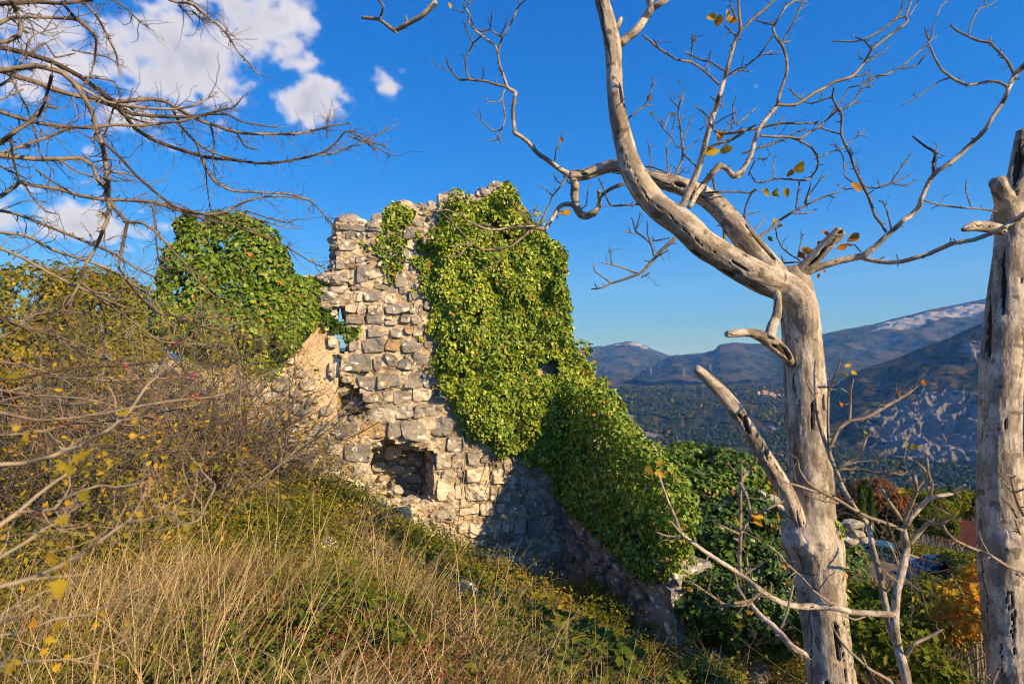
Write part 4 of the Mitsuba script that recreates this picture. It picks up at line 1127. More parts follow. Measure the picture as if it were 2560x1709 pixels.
t1.leaf('1', '1835,605,32,.72 1680,308,60,.66')
t1.br('M', '1890,700,0.3 1891,701,0.3', 0, spur=0, name='twig') if False else None
t1.twigs(170, (.03, .12), (.0016, .0032), .55, sub=.5, maxr=.0075)
t1.done()

# ---- the dead trunk at the right edge
t2 = Tree('dead_tree', 'dead pale grey tree stem with peeling bark at the right edge, its top snapped off', 'tree', 'm_bark', (.45, .1), 8)
trunk(t2, 'M', '2362,1950,48 2345,1760,47 2322,1568,45 2308,1400,45 2300,1300,45 2296,1240,46 2294,1150,44 2293,1050,41 2293,950,40 2298,850,42 2305,760,42 2312,680,39 2318,600,35 2322,540,34 2320,500,35 2322,460,30', 3.35, .05,
      scars=[(2268, 770, 10, 110), (2302, 680, 5, 50)], knots=[(2322, 1245, 26, .022)], seed=51, dark=.55, crack=.010, sides=90, step=.010, cracks=9)
trunk(t2, 'M', '2322,490,26 2330,440,24 2338,390,20 2344,340,17 2347,300,12', 3.37, -.05, scars=[(2336, 380, 14, 40)], name='snapped_top', seed=57, dark=.35, crack=.012, sides=40, label='splintered upper end of the dead stem')
trunk(t2, 'M', '2316,500,24 2308,465,22 2298,440,19 2288,415,17', 3.35, -.12, name='snapped_top', seed=61, dark=.45, sides=40)
trunk(t2, 'M', '2300,528,12 2270,522,13 2240,518,12 2222,522,9 2210,527,5', 3.28, -.16, name='broken_bough', seed=64, dark=.3, sides=28, crack=.006, label='short dead bough stump pointing left')
t2.br('3', '1960,1040,8 1880,1010,8 1800,960,8 1740,935,8 1680,910,8 1620,880,7 1580,840,6 1560,800,5|1790,955,5 1745,870 1742,840,3|1960,760,9 1930,700,8 1910,640,7 1895,570,6|1920,660,5 1880,620 1840,575,3|1915,650,5 1960,630,4|1925,770,6 1900,720 1860,680,4|1960,1045,9 1930,1048,8|1940,850,6 1915,780', -.25, Y0=3.15, bark=False)
t2.done()

# ---- the two-stemmed sapling between them
t3 = Tree('sapling', 'slender bare grey sapling with two stems and crooked branches between the big trunks', 'tree', 'm_bark', (.45, .1), 12)
YS = 2.75
t3.br('3', '1460,1780,24 1420,1680,23 1390,1590,22 1370,1500,22 1340,1400,20 1325,1300,20 1328,1220,19 1340,1120,18 1370,1000,17 1385,920,17 1370,835,15', .1, Y0=YS, name='stem', spur=.2)
t3.br('3', '1352,1430,18 1310,1330,17 1285,1220,15 1265,1110,14 1240,1000,13 1215,900,12 1200,810,12 1150,750,11 1110,690,11 1070,620,10 1040,540,10 1010,470,10 980,390,9 950,280,9 940,180,8 935,60,7 940,0,5', .2, name='stem', spur=.2)
t3.br('3', '1330,1245,15 1220,1240,15 1120,1235,15 1050,1215,15 950,1205,15 850,1205,15 780,1190,14 720,1160,14 660,1120,13 600,1070,12 540,1030,12 470,985,11 400,940,10 330,890,9 280,845,9 250,770,8 215,690,7 190,620,6 170,560,5', -.5, spur=.5)
t3.br('3', '570,1040,12 565,960,10 570,870,9 570,760,8 570,660,8 570,600,8 610,540,7 650,480,5|1385,900,14 1370,835,14 1400,780,12 1450,720,11 1490,680,11 1550,665,10 1610,650,9 1670,610,6|1362,832,10 1290,800,9 1200,770,9 1120,730,9 1040,680,9 960,640,8 900,600,7 860,540,6 850,488,5|1400,900,12 1450,840,11 1490,800,10 1560,800,7 1600,770,5 1632,742,3|1370,785,11 1390,740,10 1430,650,9 1430,600,8 1420,548,6|670,1130,10 630,1170,9 610,1180,9 540,1190,7|620,1190,10 660,1240,12 720,1290,13 770,1340,14 820,1400,15 890,1445,16', -.15)
t3.br('3', '280,850,7 230,790,4|275,865,5 210,860,4 160,842,3|575,600,5 575,508,4|570,600,6 600,660,6 620,750,7 600,800,7 570,850,8|620,770,7 700,730,6 785,688,4|562,850,6 500,820,5 438,793,3|590,1050,7 650,1010,5 708,978,3|608,1020,5 600,960,4 606,918,3|630,1190,9 560,1200,8 490,1195,7 440,1160,6 380,1120,5 318,1078,4|485,1195,5 478,1222,4|475,1200,4 458,1148,3|600,1180,5 560,1110,4 545,1045,3|720,1150,5 720,1088,3|770,1310,6 800,1230,6 830,1100,5|1040,1195,6 1000,1180,6 930,1130,5 870,1060,5 800,1000,5 760,950,4 700,900,3'
      '|950,1130,5 1003,1058,3|960,655,6 870,620,6 790,598,4|1050,700,6 980,690,5 895,660,3|1365,785,9 1310,710,8 1270,640,6 1250,608,4|1430,640,8 1470,580,8 1490,530,6 1485,478,4|1502,672,7 1510,610,6 1488,538,4|1480,545,5 1440,503,4|1470,825,5 1520,770 1562,690,3|1390,950,6 1450,970,6 1542,990,4|1342,1000,6 1310,920,5 1273,868,3|1352,960,5 1310,850,5 1280,757,3|1340,1085,4 1280,1040,3|1010,425,10 1050,340,9 1100,300,9 1180,285,8 1250,245,8 1320,205,8 1390,165,7 1440,120,6 1462,88,4|1352,182,4 1350,128,3|1380,180,4 1432,190,3|1272,232,4 1275,198,3|1350,188,5 1333,143,3'
      '|1105,300,7 1110,220,6 1110,150,6 1125,88,4|1112,170,4 1085,150 1062,138,3|1010,470,8 1000,350,7 1000,250,6 1005,150,5 1040,60,5 1062,0,4|950,132,6 1010,130,6 1055,105,4|940,190,5 895,110,4 |1040,545,6 1080,510,6 1130,480,5 1170,430,5 1192,375,3|1045,532,7 1150,535,7 1230,550,6 1310,552,6 1360,562,5 1392,545,3|1050,522,6 1150,495,6 1230,490,5 1292,458,3|1335,540,5 1370,490,4 1380,440,3|1235,485,4 1250,450,3|1285,1140,5 1310,1070,4|1380,1455,9 1420,1390,8 1480,1360,8 1562,1318,5|1350,1640,9 1300,1568,9 1200,1510,8 1110,1430,7 1060,1370,6 1028,1318,4|1190,1505,5 1165,1440,3|1180,1255,5 1130,1270 1070,1245'
      '|1800,1600,8 1830,1520,7 1858,1478,5|850,500,3 850,480,2|840,590,3 830,500,2|410,1130,4 430,1050,3|550,1110,3 600,1180', -.06)
t3.leaf('3', '118,540,75,.56 175,505,45,.64 175,560,55,.6 1128,62,48,.5 1085,70,35,.45 1470,110,40,.75 1380,412,62,.52 1422,425,60,.5 1182,355,35,.4 1062,215,40,.8 1098,28,40,.45 1630,742,40,.42 1380,640,70,.6 1400,655,60,.7 1360,645,50,.5 655,765,75,.62 560,790,60,.42 655,790,60,.66 755,770,50,.5 700,880,40,.3')
t3.twigs(110, (.02, .09), (.0014, .0028), .5, sub=.4, maxr=.008)
t3.done()
# ---- the hawthorn that hangs in from the left
t4 = Tree('hawthorn_tree', 'tangled bare hawthorn with thin spurred branches sweeping in from the left edge', 'tree', 'm_twig', (.27, .1), 17)
H = [(2.3, .2, '-60,380,20 0,395,18 80,385,16 200,370,15 280,385,14 350,410,14 420,470,14 480,560,13 520,640,13 540,720,12 570,800,12 590,900,12 605,1000,12 605,1100,12 610,1200,11 580,1280,10 540,1380,9 480,1480,8 455,1568,7 380,1700,5 260,1800,4'),
     (3.3, .9, '-80,370,17 0,392,16 100,430,15 200,460,14 300,500,14 400,530,13 500,550,13 600,565,12 680,570,12 760,560,11 840,555,11 930,570,10 980,600,10 1050,640,10 1130,680,9 1200,700,9 1270,725,9 1350,745,8 1450,750,8 1560,750,7 1650,750,7 1740,735,6 1850,705,5 1960,690,4'),
     (3.2, .8, '-60,262,15 0,265,14 150,300,14 300,350,13 450,430,12 560,510,12 650,590,12 700,650,11 760,720,11 850,780,10 950,820,10 1050,850,9 1150,880,9 1250,890,8 1340,900,8 1450,915,7 1550,910,7 1650,895,6 1740,875,6 1830,845,5 1890,790,5 1930,740,5 1990,738,4'),
     (2.9, .5, '-60,600,13 0,625,12 100,660,11 220,690,10 350,710,10 500,715,9 640,700,8 780,705,8 900,690,7 1000,680,6 1090,660,5'), (2.7, .4, '-60,830,15 0,800,14 80,740,12 170,680,10 250,600,8 320,605,6'),
     (3.0, .3, '-80,880,17 0,870,16 100,880,14 200,890,13 330,890,12 450,885,11 520,930,10 550,1010,9 590,1060,8 605,1100,7'), (3.0, .4, '0,860,10 120,820,9 260,770,8 400,715,7'),
     (3.2, .9, '-80,1120,13 0,1100,12 60,1060,11 110,1020,11 200,1040,10 330,1060,10 450,1095,10 560,1115,10 700,1120,9 850,1130,9 950,1150,8 1060,1180,8 1150,1200,8 1240,1195,7 1310,1160,6 1400,1120,6 1500,1100,5 1600,1100,5 1740,1125,4 1820,1210,4 1890,1290,3'),
     (2.6, .2, '-40,10,15 0,20,14 100,15,13 200,10,12 350,20,9 450,10,8 520,0,7'), (2.8, .2, '-20,140,12 0,130,11 60,100,10 150,95,9 300,100,9 440,110,9 480,140,8 520,180,8 540,230,7 530,330,6 510,420,4'),
     (2.9, .3, '470,10,7 540,90,7 590,180,7 620,240,6 650,300,5 660,370,4 672,430,3'), (3.0, .1, '600,-20,5 630,0,5 700,40,4 740,80,4 790,130,3 858,172,2'), (2.9, .2, '930,-15,9 950,0,8 1000,15,8 1070,20,8 1130,70,6 1210,130,6 1260,180,5 1300,240,5 1340,300,4 1400,360,4 1432,412,3'),
     (2.4, .1, '40,-30,12 60,0,12 90,60,11 120,140,11 110,200,10 60,225,10 0,240,10 -60,250,10'), (2.9, .2, '-40,1200,9 0,1180,9 100,1200,8 250,1260,8 400,1320,8 520,1370,7 640,1420,7 760,1500,6 900,1568,5'), (2.8, .4, '-40,1290,9 0,1300,9 150,1320,8 300,1400,8 450,1450,8 600,1500,7 700,1560,6 820,1640,5'),
     (2.6, .4, '-40,1400,9 0,1390,9 120,1440,8 260,1520,8 400,1590,7 560,1660,6 700,1720,5')]
for Y0, dy, s in H:
    t4.br('6', s, dy, Y0=Y0, spur=1.6, wob=.05)
t4.br('6', '500,550,10 620,590,10 740,640,9 860,650,9 980,655,9 1090,655,9 1150,640,7 1230,620,6 1310,600,5 1362,540,3|430,480,9 600,570,8 750,600,8 900,610,7 1000,610,6 1090,590,6 1150,560,5 1212,523,3|1170,640,6 1270,640,6 1350,680,5 1450,700,4 1555,715,3|580,800,8 680,890,8 760,980,8 850,1060,8 950,1140,7 1050,1190,7 1140,1200,6|590,960,6 700,970,5 790,1000,4 |850,1130,7 1000,1180,6 1150,1230,6 1310,1260,5 1380,1290,5 1460,1320,5 1550,1350,4 1650,1410,4 1750,1470,3 1840,1510,2'
      '|1130,880,10 1150,940,9 1200,1010,8 1260,1050,7 1310,1070,6 1400,1075,6 1500,1080,5 1600,1085,5 1700,1110,4 1740,1120,3|1000,30,5 1050,80,4 1082,122,2|1075,60,5 1130,110,5 1200,132,3|360,30,8 420,100,8 500,170,7 530,200,6|530,500,8 640,580,7 750,640,6|60,430,7 110,530,6 150,600,6 180,700,5 210,790,5 230,870,4 300,960,3|290,420,9 270,500,8 250,570,8 220,640,7 190,690,6|400,280,5 500,300,4 600,320,4 702,382,2|200,950,6 300,1020,5 400,1080,4'
      '|600,1090,10 650,1180,10 710,1240,10 700,1310,9 680,1400,8 665,1500,7 700,1540,6|705,1240,8 800,1250,8 860,1290,7 920,1350,7 1000,1440,6 1060,1500,6 1100,1568,5 1200,1660,4|850,1130,6 870,1250,5 880,1400,4 900,1500,4|1150,920,4 1160,1050,3 1180,1182,2|1180,700,5 1200,800,4 1190,900,4 1222,972,3|1090,790,5 1110,840,4 1122,880,3|960,600,7 1010,700,7 1090,790,7 1180,850,6 1300,890,5|1330,750,5 1370,820,4 1410,830 1440,840,3|1960,740,4 2060,790,4 2162,820,3|1950,760,4 2050,800,4 2112,850,3|2060,785,3 2190,713,2|2060,800,3 2150,850,3 2187,880,2|1830,770,4 1835,668,3'
      '|1780,870,5 1870,860,5 1960,820,4 2060,800,3|1330,1190,5 1450,1230,4 1550,1260,3 1672,1285,2|1380,1180,4 1500,1220,4 1600,1245,3 1677,1225,2|170,300,6 250,240 310,320,5 420,300,4|120,350,6 170,220 200,190 310,160,3|700,650,6 790,680 900,700|450,430,6 560,440 640,460 690,540,3|640,590,5 600,720 560,800,4|130,1020,6 180,1100 250,1180,4 330,1200|60,760,7 75,900,6 105,1010,5 |0,930,7 60,960 150,1000|330,890,6 430,960 540,1000 640,1050,3|0,560,6 80,520 130,500,4|0,480,8 60,440 130,330 120,250,4', .15, spur=1.6)
t4.br('7', '-40,1180,11 200,1230,10 400,1220,9 600,1190,9 800,1150,8 1000,1120,8 1200,1100,7 1350,1050,6 1450,990,5 1550,950,4|-40,1130,9 150,1160,9 300,1150,8 500,1130,7 700,1090,6 900,1060,5|-40,1010,9 100,1000 300,960 500,930 700,930 900,900,4|-40,900,9 150,930 350,990 600,1010 850,1000 1080,990,4|-40,790,9 80,730 200,640 350,620 500,640,4|-40,640,10 100,700 300,760 480,860 700,920 900,1000,4|-40,1320,9 200,1300 420,1250 700,1230 950,1180 1150,1130,4|-40,1060,8 200,1090 450,1110 640,1150 860,1230,4|700,440,7 800,560 900,640 1050,650 1220,665,4|450,460,7 600,580 740,680 900,790 1150,810,4|950,640,5 1100,700 1300,760 1500,800,3', .9, Y0=2.3, spur=1.2)
t4.twigs(1300, (.05, .26), (.0014, .0026), .6, up=(.03, .1, .02), sub=.5, maxr=.02)
t4.done()

# ---- the nearest sprays of hawthorn: reddish shoots with yellow lobed leaves, out of focus
t5 = Tree('hawthorn_spray', 'near out-of-focus reddish hawthorn shoots with yellow lobed leaves at the lower left', 'branch', 'm_twig', (.62, .1), 23)
t5.br('7', '-60,1490,13 0,1480,12 150,1470,11 300,1430,11 450,1370,10 600,1290,9 720,1190,8 780,1100,7 830,1030,6 885,985,5', .2, Y0=1.25, spur=.4)
t5.br('8', '-60,1050,13 0,1030,13 150,990,12 300,930,11 430,860,10 550,780,9 660,700,8 740,650,6 792,638,5', .15, Y0=1.05, spur=.3)
t5.br('8', '-60,920,10 0,870,10 150,780,9 280,690,7 350,640,5 480,560,4|-60,730,15 0,690,14 100,620,12 200,530,10 320,440,8 420,380,5|-40,1310,7 0,1300,7 150,1270,6 300,1210,6 500,1180,5 650,1100,4 780,1040,4 885,998,3|-40,1240,7 100,1200 220,1130,5 |100,620,6 300,600,5 420,590|-40,1480,8 200,1440 420,1430,4|320,560,6 450,500 560,470 640,480 760,460 890,450,3|850,580,5 950,620 1010,690 1100,660 1150,560 1190,470 1110,390,4', .25, Y0=1.2, spur=.4)
r = t5.r
LV = [('8', 385, 345, 130, .46), ('8', 330, 335, 80, .44), ('8', 420, 400, 100, .45), ('8', 650, 95, 90, .48), ('8', 640, 50, 50, .45), ('8', 130, 185, 85, .52), ('8', 65, 165, 55, .6), ('8', 250, 870, 110, .5), ('8', 330, 980, 150, .49), ('8', 380, 940, 80, .5), ('8', 285, 1290, 110, .55), ('8', 240, 1320, 70, .5), ('8', 610, 1070, 70, .6), ('8', 560, 1160, 50, .58), ('8', 690, 1250, 45, .56),
      ('8', 385, 650, 80, .48), ('8', 440, 560, 90, .42), ('8', 485, 620, 70, .4), ('8', 350, 570, 50, .66), ('8', 260, 460, 45, .6), ('8', 370, 470, 40, .6), ('8', 790, 640, 50, .5), ('8', 30, 1520, 90, .5), ('8', 70, 1440, 50, .45), ('8', 215, 1410, 55, .62), ('8', 285, 1500, 60, .6), ('8', 380, 1400, 50, .62), ('8', 510, 1240, 45, .6), ('8', 710, 195, 50, .62), ('8', 730, 130, 45, .6), ('8', 490, 295, 50, .42), ('8', 600, 320, 45, .48), ('8', 590, 310, 40, .5),
      ('8', 470, 400, 55, .4), ('8', 60, 720, 50, .3), ('8', 480, 560, 60, .42), ('8', 860, 160, 45, .7), ('8', 1050, 380, 60, .5), ('8', 830, 480, 60, .48), ('8', 880, 450, 50, .48), ('8', 740, 430, 45, .42), ('8', 670, 460, 45, .46), ('7', 40, 1000, 130, .45), ('7', 110, 990, 60, .42), ('8', 200, 1210, 60, .75), ('8', 680, 1130, 55, .76), ('8', 330, 1240, 45, .6), ('8', 440, 1195, 40, .55), ('8', 1090, 370, 40, .46), ('8', 950, 800, 45, .42), ('8', 1040, 690, 50, .4), ('8', 985, 745, 40, .42)]
for z, x, y, s, t in LV:
    px, py = zpx(z, x, y)
    d = np.hypot(t5.pts[:, 0] - px, t5.pts[:, 1] - py)
    Y = t5.pts[np.argmin(d), 2] + r.normal(0, .02)
    if x < 450 and s > 75:
        Y = min(Y, 1.0 + .1 * r.random())
    size = s / ZONES[z][2] / FPX * Y * .85
    N, U = np.array([[-.1, -1, .35]]) + r.normal(0, .5, (1, 3)), np.array([[.3, 0, .1]]) + r.normal(0, .8, (1, 3))
    tv, tf = LOBED
    m = trimesh.Trimesh(tv, tf, process=False).subdivide().subdivide()
    v = np.array(m.vertices)
    v[:, 2] += .25 * (v[:, 1] - .4) ** 2 - .2 * v[:, 0] ** 2
    a, b, c = leaves(at(px, py, Y)[None], N, U, size, [[t, 0]], (v, np.array(m.faces)))
    obj('leaf', MB().add(a, b, c), 'm_leaf', t5.k)
for x, y in ((455, 640), (830, 690), (850, 800)):
    px, py = zpx('7', x + 250, y + 290)
    s = trimesh.creation.icosphere(subdivisions=2, radius=.0045)
    obj('berry', MB().add(s.vertices + at(px, py, 1.6), s.faces), 'm_berry', t5.k)
t5.twigs(60, (.05, .2), (.0009, .0016), .5, sub=.4)
t5.done()
# ---------------------------------------------------------------- ivy
import shapely


def sample_poly(poly, n, r):
    x0, z0, x1, z1 = poly.bounds
    out = np.zeros((0, 2))
    while len(out) < n:
        q = np.column_stack([r.uniform(x0, x1, n * 2), r.uniform(z0, z1, n * 2)])
        out = np.vstack([out, q[contains_xy(poly, q[:, 0], q[:, 1])]])
    return out[:n]


def ivy_on(pl, poly, n, t0, seed, size=(.04, .085), thin=0.0, back=None, tone=.48, base=.03, scale=2.3):
    """Ivy leaves in clumps over a wall face; back: how far it hangs round the wall's outer edge (a polygon of the wall itself)."""
    r = np.random.default_rng(seed)
    q = sample_poly(poly, n, r)
    if thin:
        dens = fbm(np.column_stack([q * 2.6, np.full(len(q), seed)]), 4, seed)
        q = q[dens > thin]
    dist = shapely.distance(shapely.points(q), poly.boundary)

    def T(u, z):
        a = fbm(np.column_stack([u * scale, z * scale * .8, np.full(len(u), seed * 1.7)]), 3, seed)
        b = fbm(np.column_stack([u * 6, z * 5, np.full(len(u), seed * 2.7)]), 2, seed + 1)
        return t0 * np.clip(.15 + 1.5 * (a - .2) + .65 * (b - .5), .05, 1.6)
    e = .03
    t = T(q[:, 0], q[:, 1])
    gu, gz = (T(q[:, 0] + e, q[:, 1]) - t) / e, (T(q[:, 0], q[:, 1] + e) - t) / e
    k = smooth(0, .20, dist) ** .6
    w = base + t * (.25 + .75 * k) * (1 - .6 * r.random(len(q)) ** 2.2)
    if back is not None:
        outside = ~contains_xy(back, q[:, 0], q[:, 1])
        w = np.where(outside, r.uniform(-.45, 1, len(q)) * np.maximum(w, .1), w)
    P = pl.xyz(q[:, 0], q[:, 1], w)
    N = pl.n * 1.0 - gu[:, None] * pl.u * .55 - gz[:, None] * np.array([0, 0, .55]) + np.array([0, 0, .25]) + r.normal(0, .70, (len(q), 3))
    U = np.array([0, 0, -1.0]) + r.normal(0, .55, (len(q), 3)) + pl.n * .25
    tn = np.clip(tone + .55 * (fbm(np.column_stack([q * 1.4, q[:, 0] * 0 + 5]), 3, seed + 7) - .5) + r.normal(0, .20, len(q)), 0, 1)
    return leaves(P, N, U, r.uniform(*size, len(q)), np.column_stack([tn, r.random(len(q))]), IVY)


def ivy_stem(k, pl, zone, text, rad, w=.03, name='stem'):
    for one in text.split('|'):
        a = poly_px(zone, one.strip())
        u, z = pl.px(a[:, 0], a[:, 1])
        P = pl.xyz(u, z, np.full(len(u), w) + RNG.normal(0, .012, len(u)))
        S = spline(np.column_stack([P, np.linspace(rad, rad * .6, len(u))]), .03)
        S[:, :3] += (fbm(S[:, :3] * 14, 2, 3)[:, None] - .5) * .03
        obj(name, MB().add(*tube(S, 6, True, (.42 + RNG.normal(0, .08), .3), rough=.2, seed=3)), 'm_twig', k)


def blob_points(blobs, n, r, bump=.35, freq=1.6, gap=0.0, seed=0, shell=.3, cut=.82):
    """Points and outward directions on the knobbly surface of overlapping ellipsoids (cx, cy, cz, rx, ry, rz)."""
    B = np.asarray(blobs, float)
    area = (B[:, 3] * B[:, 4] + B[:, 4] * B[:, 5] + B[:, 3] * B[:, 5])
    i = r.choice(len(B), n, p=area / area.sum())
    d = unit(r.normal(size=(n, 3)))
    m = B[i, 3:].mean(1, keepdims=True)
    k = 1 + bump * 2 * (fbm((B[i, :3] + d * B[i, 3:]) * freq + seed, 3, seed) - .5)
    P = B[i, :3] + d * B[i, 3:] * (k * (1 - shell * r.random(n) ** 1.8))[:, None]
    ok = np.ones(n, bool)
    for j, b in enumerate(B):
        ok &= (i == j) | ((((P - b[:3]) / b[3:]) ** 2).sum(1) > cut)
    if gap:
        ok &= fbm(P * freq * 1.7 + 40, 3, seed + 3) > gap
    return P[ok], unit(d / B[i, 3:] * m)[ok]


def foliage(blobs, n, size, tone, spread, seed, shape=OVATE, droop=.6, gap=0.0, bump=.35, freq=1.6, shell=.3, up=.2, tonefreq=.8):
    r = np.random.default_rng(seed)
    P, N = blob_points(blobs, n, r, bump, freq, gap, seed, shell)
    m = len(P)
    N2 = N + np.array([0, 0, up]) + r.normal(0, .6, (m, 3))
    U = np.array([0, 0, -droop]) + N * .3 + r.normal(0, .6, (m, 3))
    tn = np.clip(tone + spread * 2.2 * (fbm(P * tonefreq + 3, 3, seed + 1) - .5) + r.normal(0, spread * .7, m), 0, 1)
    return leaves(P, N2, U, r.uniform(*size, m), np.column_stack([tn, r.random(m)]), shape)


ivyA = thing('ivy', 'thick glossy green ivy covering the right half of the tall gable wall', 'ivy')
pA = WA.poly('S', '1095,560 1110,520 1135,505 1160,512 1210,500 1232,480 1262,458 1284,470 1296,505 1320,545 1352,582 1392,605 1412,640 1410,700 1424,770 1428,850 1470,915 1500,975 1530,1000 1560,1060 1590,1085 1560,1150 1500,1170 1440,1200 1380,1190 1330,1150 1290,1125 1240,1140 1215,1100 1175,1095 1150,1060 1120,1000 1108,930 1090,860 1085,800 1072,720 1078,650 1070,600')
mb = MB().add(*ivy_on(WA, pA, 58000, .34, 5, size=(.022, .062), back=polyA.buffer(-.05), tone=.58, thin=.30))
mb.add(*ivy_on(WA, WA.poly('S', '960,520 985,505 1012,515 1035,530 1020,560 985,560 965,575'), 420, .12, 6, thin=.35, size=(.03, .06)))
mb.add(*ivy_on(WA, WA.poly('S', '1030,530 1100,510 1110,560 1080,640 1040,620'), 900, .08, 28, thin=.52, size=(.03, .06)))
q_ = sample_poly(pA.buffer(.03), 90, np.random.default_rng(77))
for i_, (u_, z_) in enumerate(q_):
    c_ = WA.xyz(u_, z_, np.array(.20 + .08 * math.sin(i_ * 7.3)))
    s_ = .07 + .07 * abs(math.sin(i_ * 3.1))
    mb.add(*foliage([[*c_, s_ * 1.2, s_, s_ * 1.1]], 120, (.022, .055), .60, .14, 400 + i_, IVY, .8, bump=.5, freq=5))
mb.add(*ivy_on(WA, WA.poly('S', '955,560 1000,550 1020,600 1000,680 985,720 962,700 950,640 900,620 905,600 940,610'), 420, .06, 7, thin=.46, size=(.03, .06), tone=.60))
mb.add(*ivy_on(WA, WA.poly('S', '1030,640 1085,640 1090,760 1115,860 1120,960 1095,940 1070,870 1050,850 1030,830 1045,780 1010,720'), 2400, .09, 8, thin=.48, size=(.028, .06), tone=.6))
mb.add(*ivy_on(WA, WA.poly('S', '1010,640 1040,640 1060,720 1030,730 1015,690'), 250, .06, 9, thin=.45, tone=.65))
mb.add(*ivy_on(WA, WA.poly('S', '862,820 900,812 905,830 880,850 864,848'), 60, .06, 10, tone=.3))
mb.add(*ivy_on(WA, WA.poly('S', '1255,478 1268,452 1282,470 1270,490'), 60, .08, 31))
obj('foliage', mb, 'm_ivy', ivyA, smooth=True, kind='stuff')
ivy_stem(ivyA, WA, '2', '1000,110 1025,240 1030,360 1020,480 1005,600 995,690 1050,750 1130,785 1200,790|1190,330 1180,420 1140,520 1165,640 1150,760|1205,300 1215,420 1205,540 1185,660 1190,780|1250,330 1265,450 1300,560 1240,680 1235,760|1380,500 1330,600 1300,720 1240,770|1330,440 1360,560 1370,680 1350,850|1160,330 1120,440 1120,560 1160,640|890,605 1000,600 1105,570 1250,500 1390,480|870,670 980,690 1080,740 1200,770|1480,560 1500,640 1440,760|1290,290 1230,330 1190,350', .010, .05)
ivy_stem(ivyA, WA, '1', '880,690 900,800 930,900 950,1010 945,1130 960,1250|940,1300 1010,1400 1030,1530|760,760 800,860 840,960 850,1060', .006, .05)

ivyB = thing('ivy', 'bushy dark ivy heaped over the low return wall, its hem hanging above the dark stones', 'ivy')
pB = WB.poly('S', '1400,1000 1440,960 1500,1010 1560,1080 1620,1130 1680,1190 1720,1260 1730,1340 1705,1400 1684,1440 1640,1450 1600,1430 1560,1390 1500,1330 1440,1280 1400,1230')
mb = MB().add(*ivy_on(WB, pB, 12000, .26, 15, size=(.024, .062), back=polyB.buffer(-.03), tone=.5, thin=.26))


def blobs_px(text, depth=1.0):
    """px,py,Y,half-width px,half-height px: ellipsoids standing at distance Y."""
    out = []
    for w in text.split():
        px, py, Y, a, b = [float(q) for q in w.split(',')]
        c = at(px, py, Y)
        out.append([*c, a / FPX * Y, (a + b) / 2 / FPX * Y * depth, b / FPX * Y])
    return out


mb.add(*foliage(blobs_px('1480,1040,8.1,80,70 1540,1100,7.8,75,60 1590,1160,7.4,80,65 1640,1210,7.0,80,60 1690,1275,6.65,62,70 1655,1330,6.4,70,60 1590,1250,7.0,80,70 1700,1340,6.35,36,50', .8), 26000, (.024, .064), .54, .16, 16, IVY, .8, bump=.4, freq=2.2))
mb.add(*ivy_on(WBe, Polygon([(.08, -2.8), (.14, -2.3), (.0, -2.0), (.4, -1.9), (.45, -2.5), (.35, -2.9)]), 380, .10, 17, size=(.025, .055), thin=.42, tone=.65))
obj('foliage', mb, 'm_ivy', ivyB, smooth=True, kind='stuff')

ivyC = thing('ivy', 'round ivy mound growing over the plastered wall behind the bare thicket', 'ivy')
mb = MB().add(*foliage(blobs_px('490,640,7.4,75,95 560,610,7.5,85,80 620,640,7.4,80,85 660,700,7.3,60,70 500,740,7.3,90,90 590,760,7.3,100,80 440,690,7.4,45,70 545,575,7.6,60,40 600,560,7.5,35,35 470,570,7.5,40,35 430,780,7.2,60,80 520,830,7.0,110,70 650,790,7.2,60,70', .6), 32000, (.03, .07), .50, .20, 18, IVY, .9, bump=.62, freq=2.4, gap=.30))
mb.add(*foliage(blobs_px('735,735,7.3,40,50 775,725,7.4,45,35 805,720,7.5,28,25 750,790,7.2,40,45 720,840,7.1,32,40 690,790,7.2,50,60', .5), 9000, (.03, .065), .52, .18, 19, IVY, .9, bump=.4, freq=2.5))
mb.add(*ivy_on(WC, WC.poly('S', '640,760 780,760 790,800 760,840 735,880 700,930 640,960 600,900'), 2200, .12, 20, thin=.40, tone=.45))
mb.add(*ivy_on(WC, WC.poly('S', '790,760 815,770 845,800 862,815 850,832 830,822 810,805 795,790'), 330, .05, 22, size=(.05, .08), tone=.15))
obj('foliage', mb, 'm_ivy', ivyC, smooth=True, kind='stuff')
ivyT = thing('ivy', 'thin young ivy climbing the right side of the big bare tree trunk', 'ivy')
r = np.random.default_rng(61)
pt = poly_px('3', '1040,790 1050,900 1050,1000 1058,1100 1062,1200 1072,1300 1080,1400 1085,1500 1100,1600')
yy = r.uniform(pt[0, 1], pt[-1, 1], 330)
xx = np.interp(yy, pt[:, 1], pt[:, 0]) + r.normal(0, 7, 330) + 6
yy2 = np.column_stack([xx, yy])
P = at(xx, yy, YT - .055 + r.normal(0, .015, 330))
obj('foliage', MB().add(*leaves(P, np.array([.5, -.8, .2]) + r.normal(0, .5, (330, 3)), np.array([0, 0, -1.]) + r.normal(0, .5, (330, 3)), r.uniform(.012, .030, 330), np.column_stack([r.uniform(.15, .8, 330), r.random(330)]), IVY)), 'm_ivy', ivyT, kind='stuff')
S = spline(np.column_stack([at(pt[:, 0] + 4, pt[:, 1], YT - .05), np.full(len(pt), .004)]), .03)
obj('stem', MB().add(*tube(S, 5, True, (.3, .2), rough=.2)), 'm_twig', ivyT)

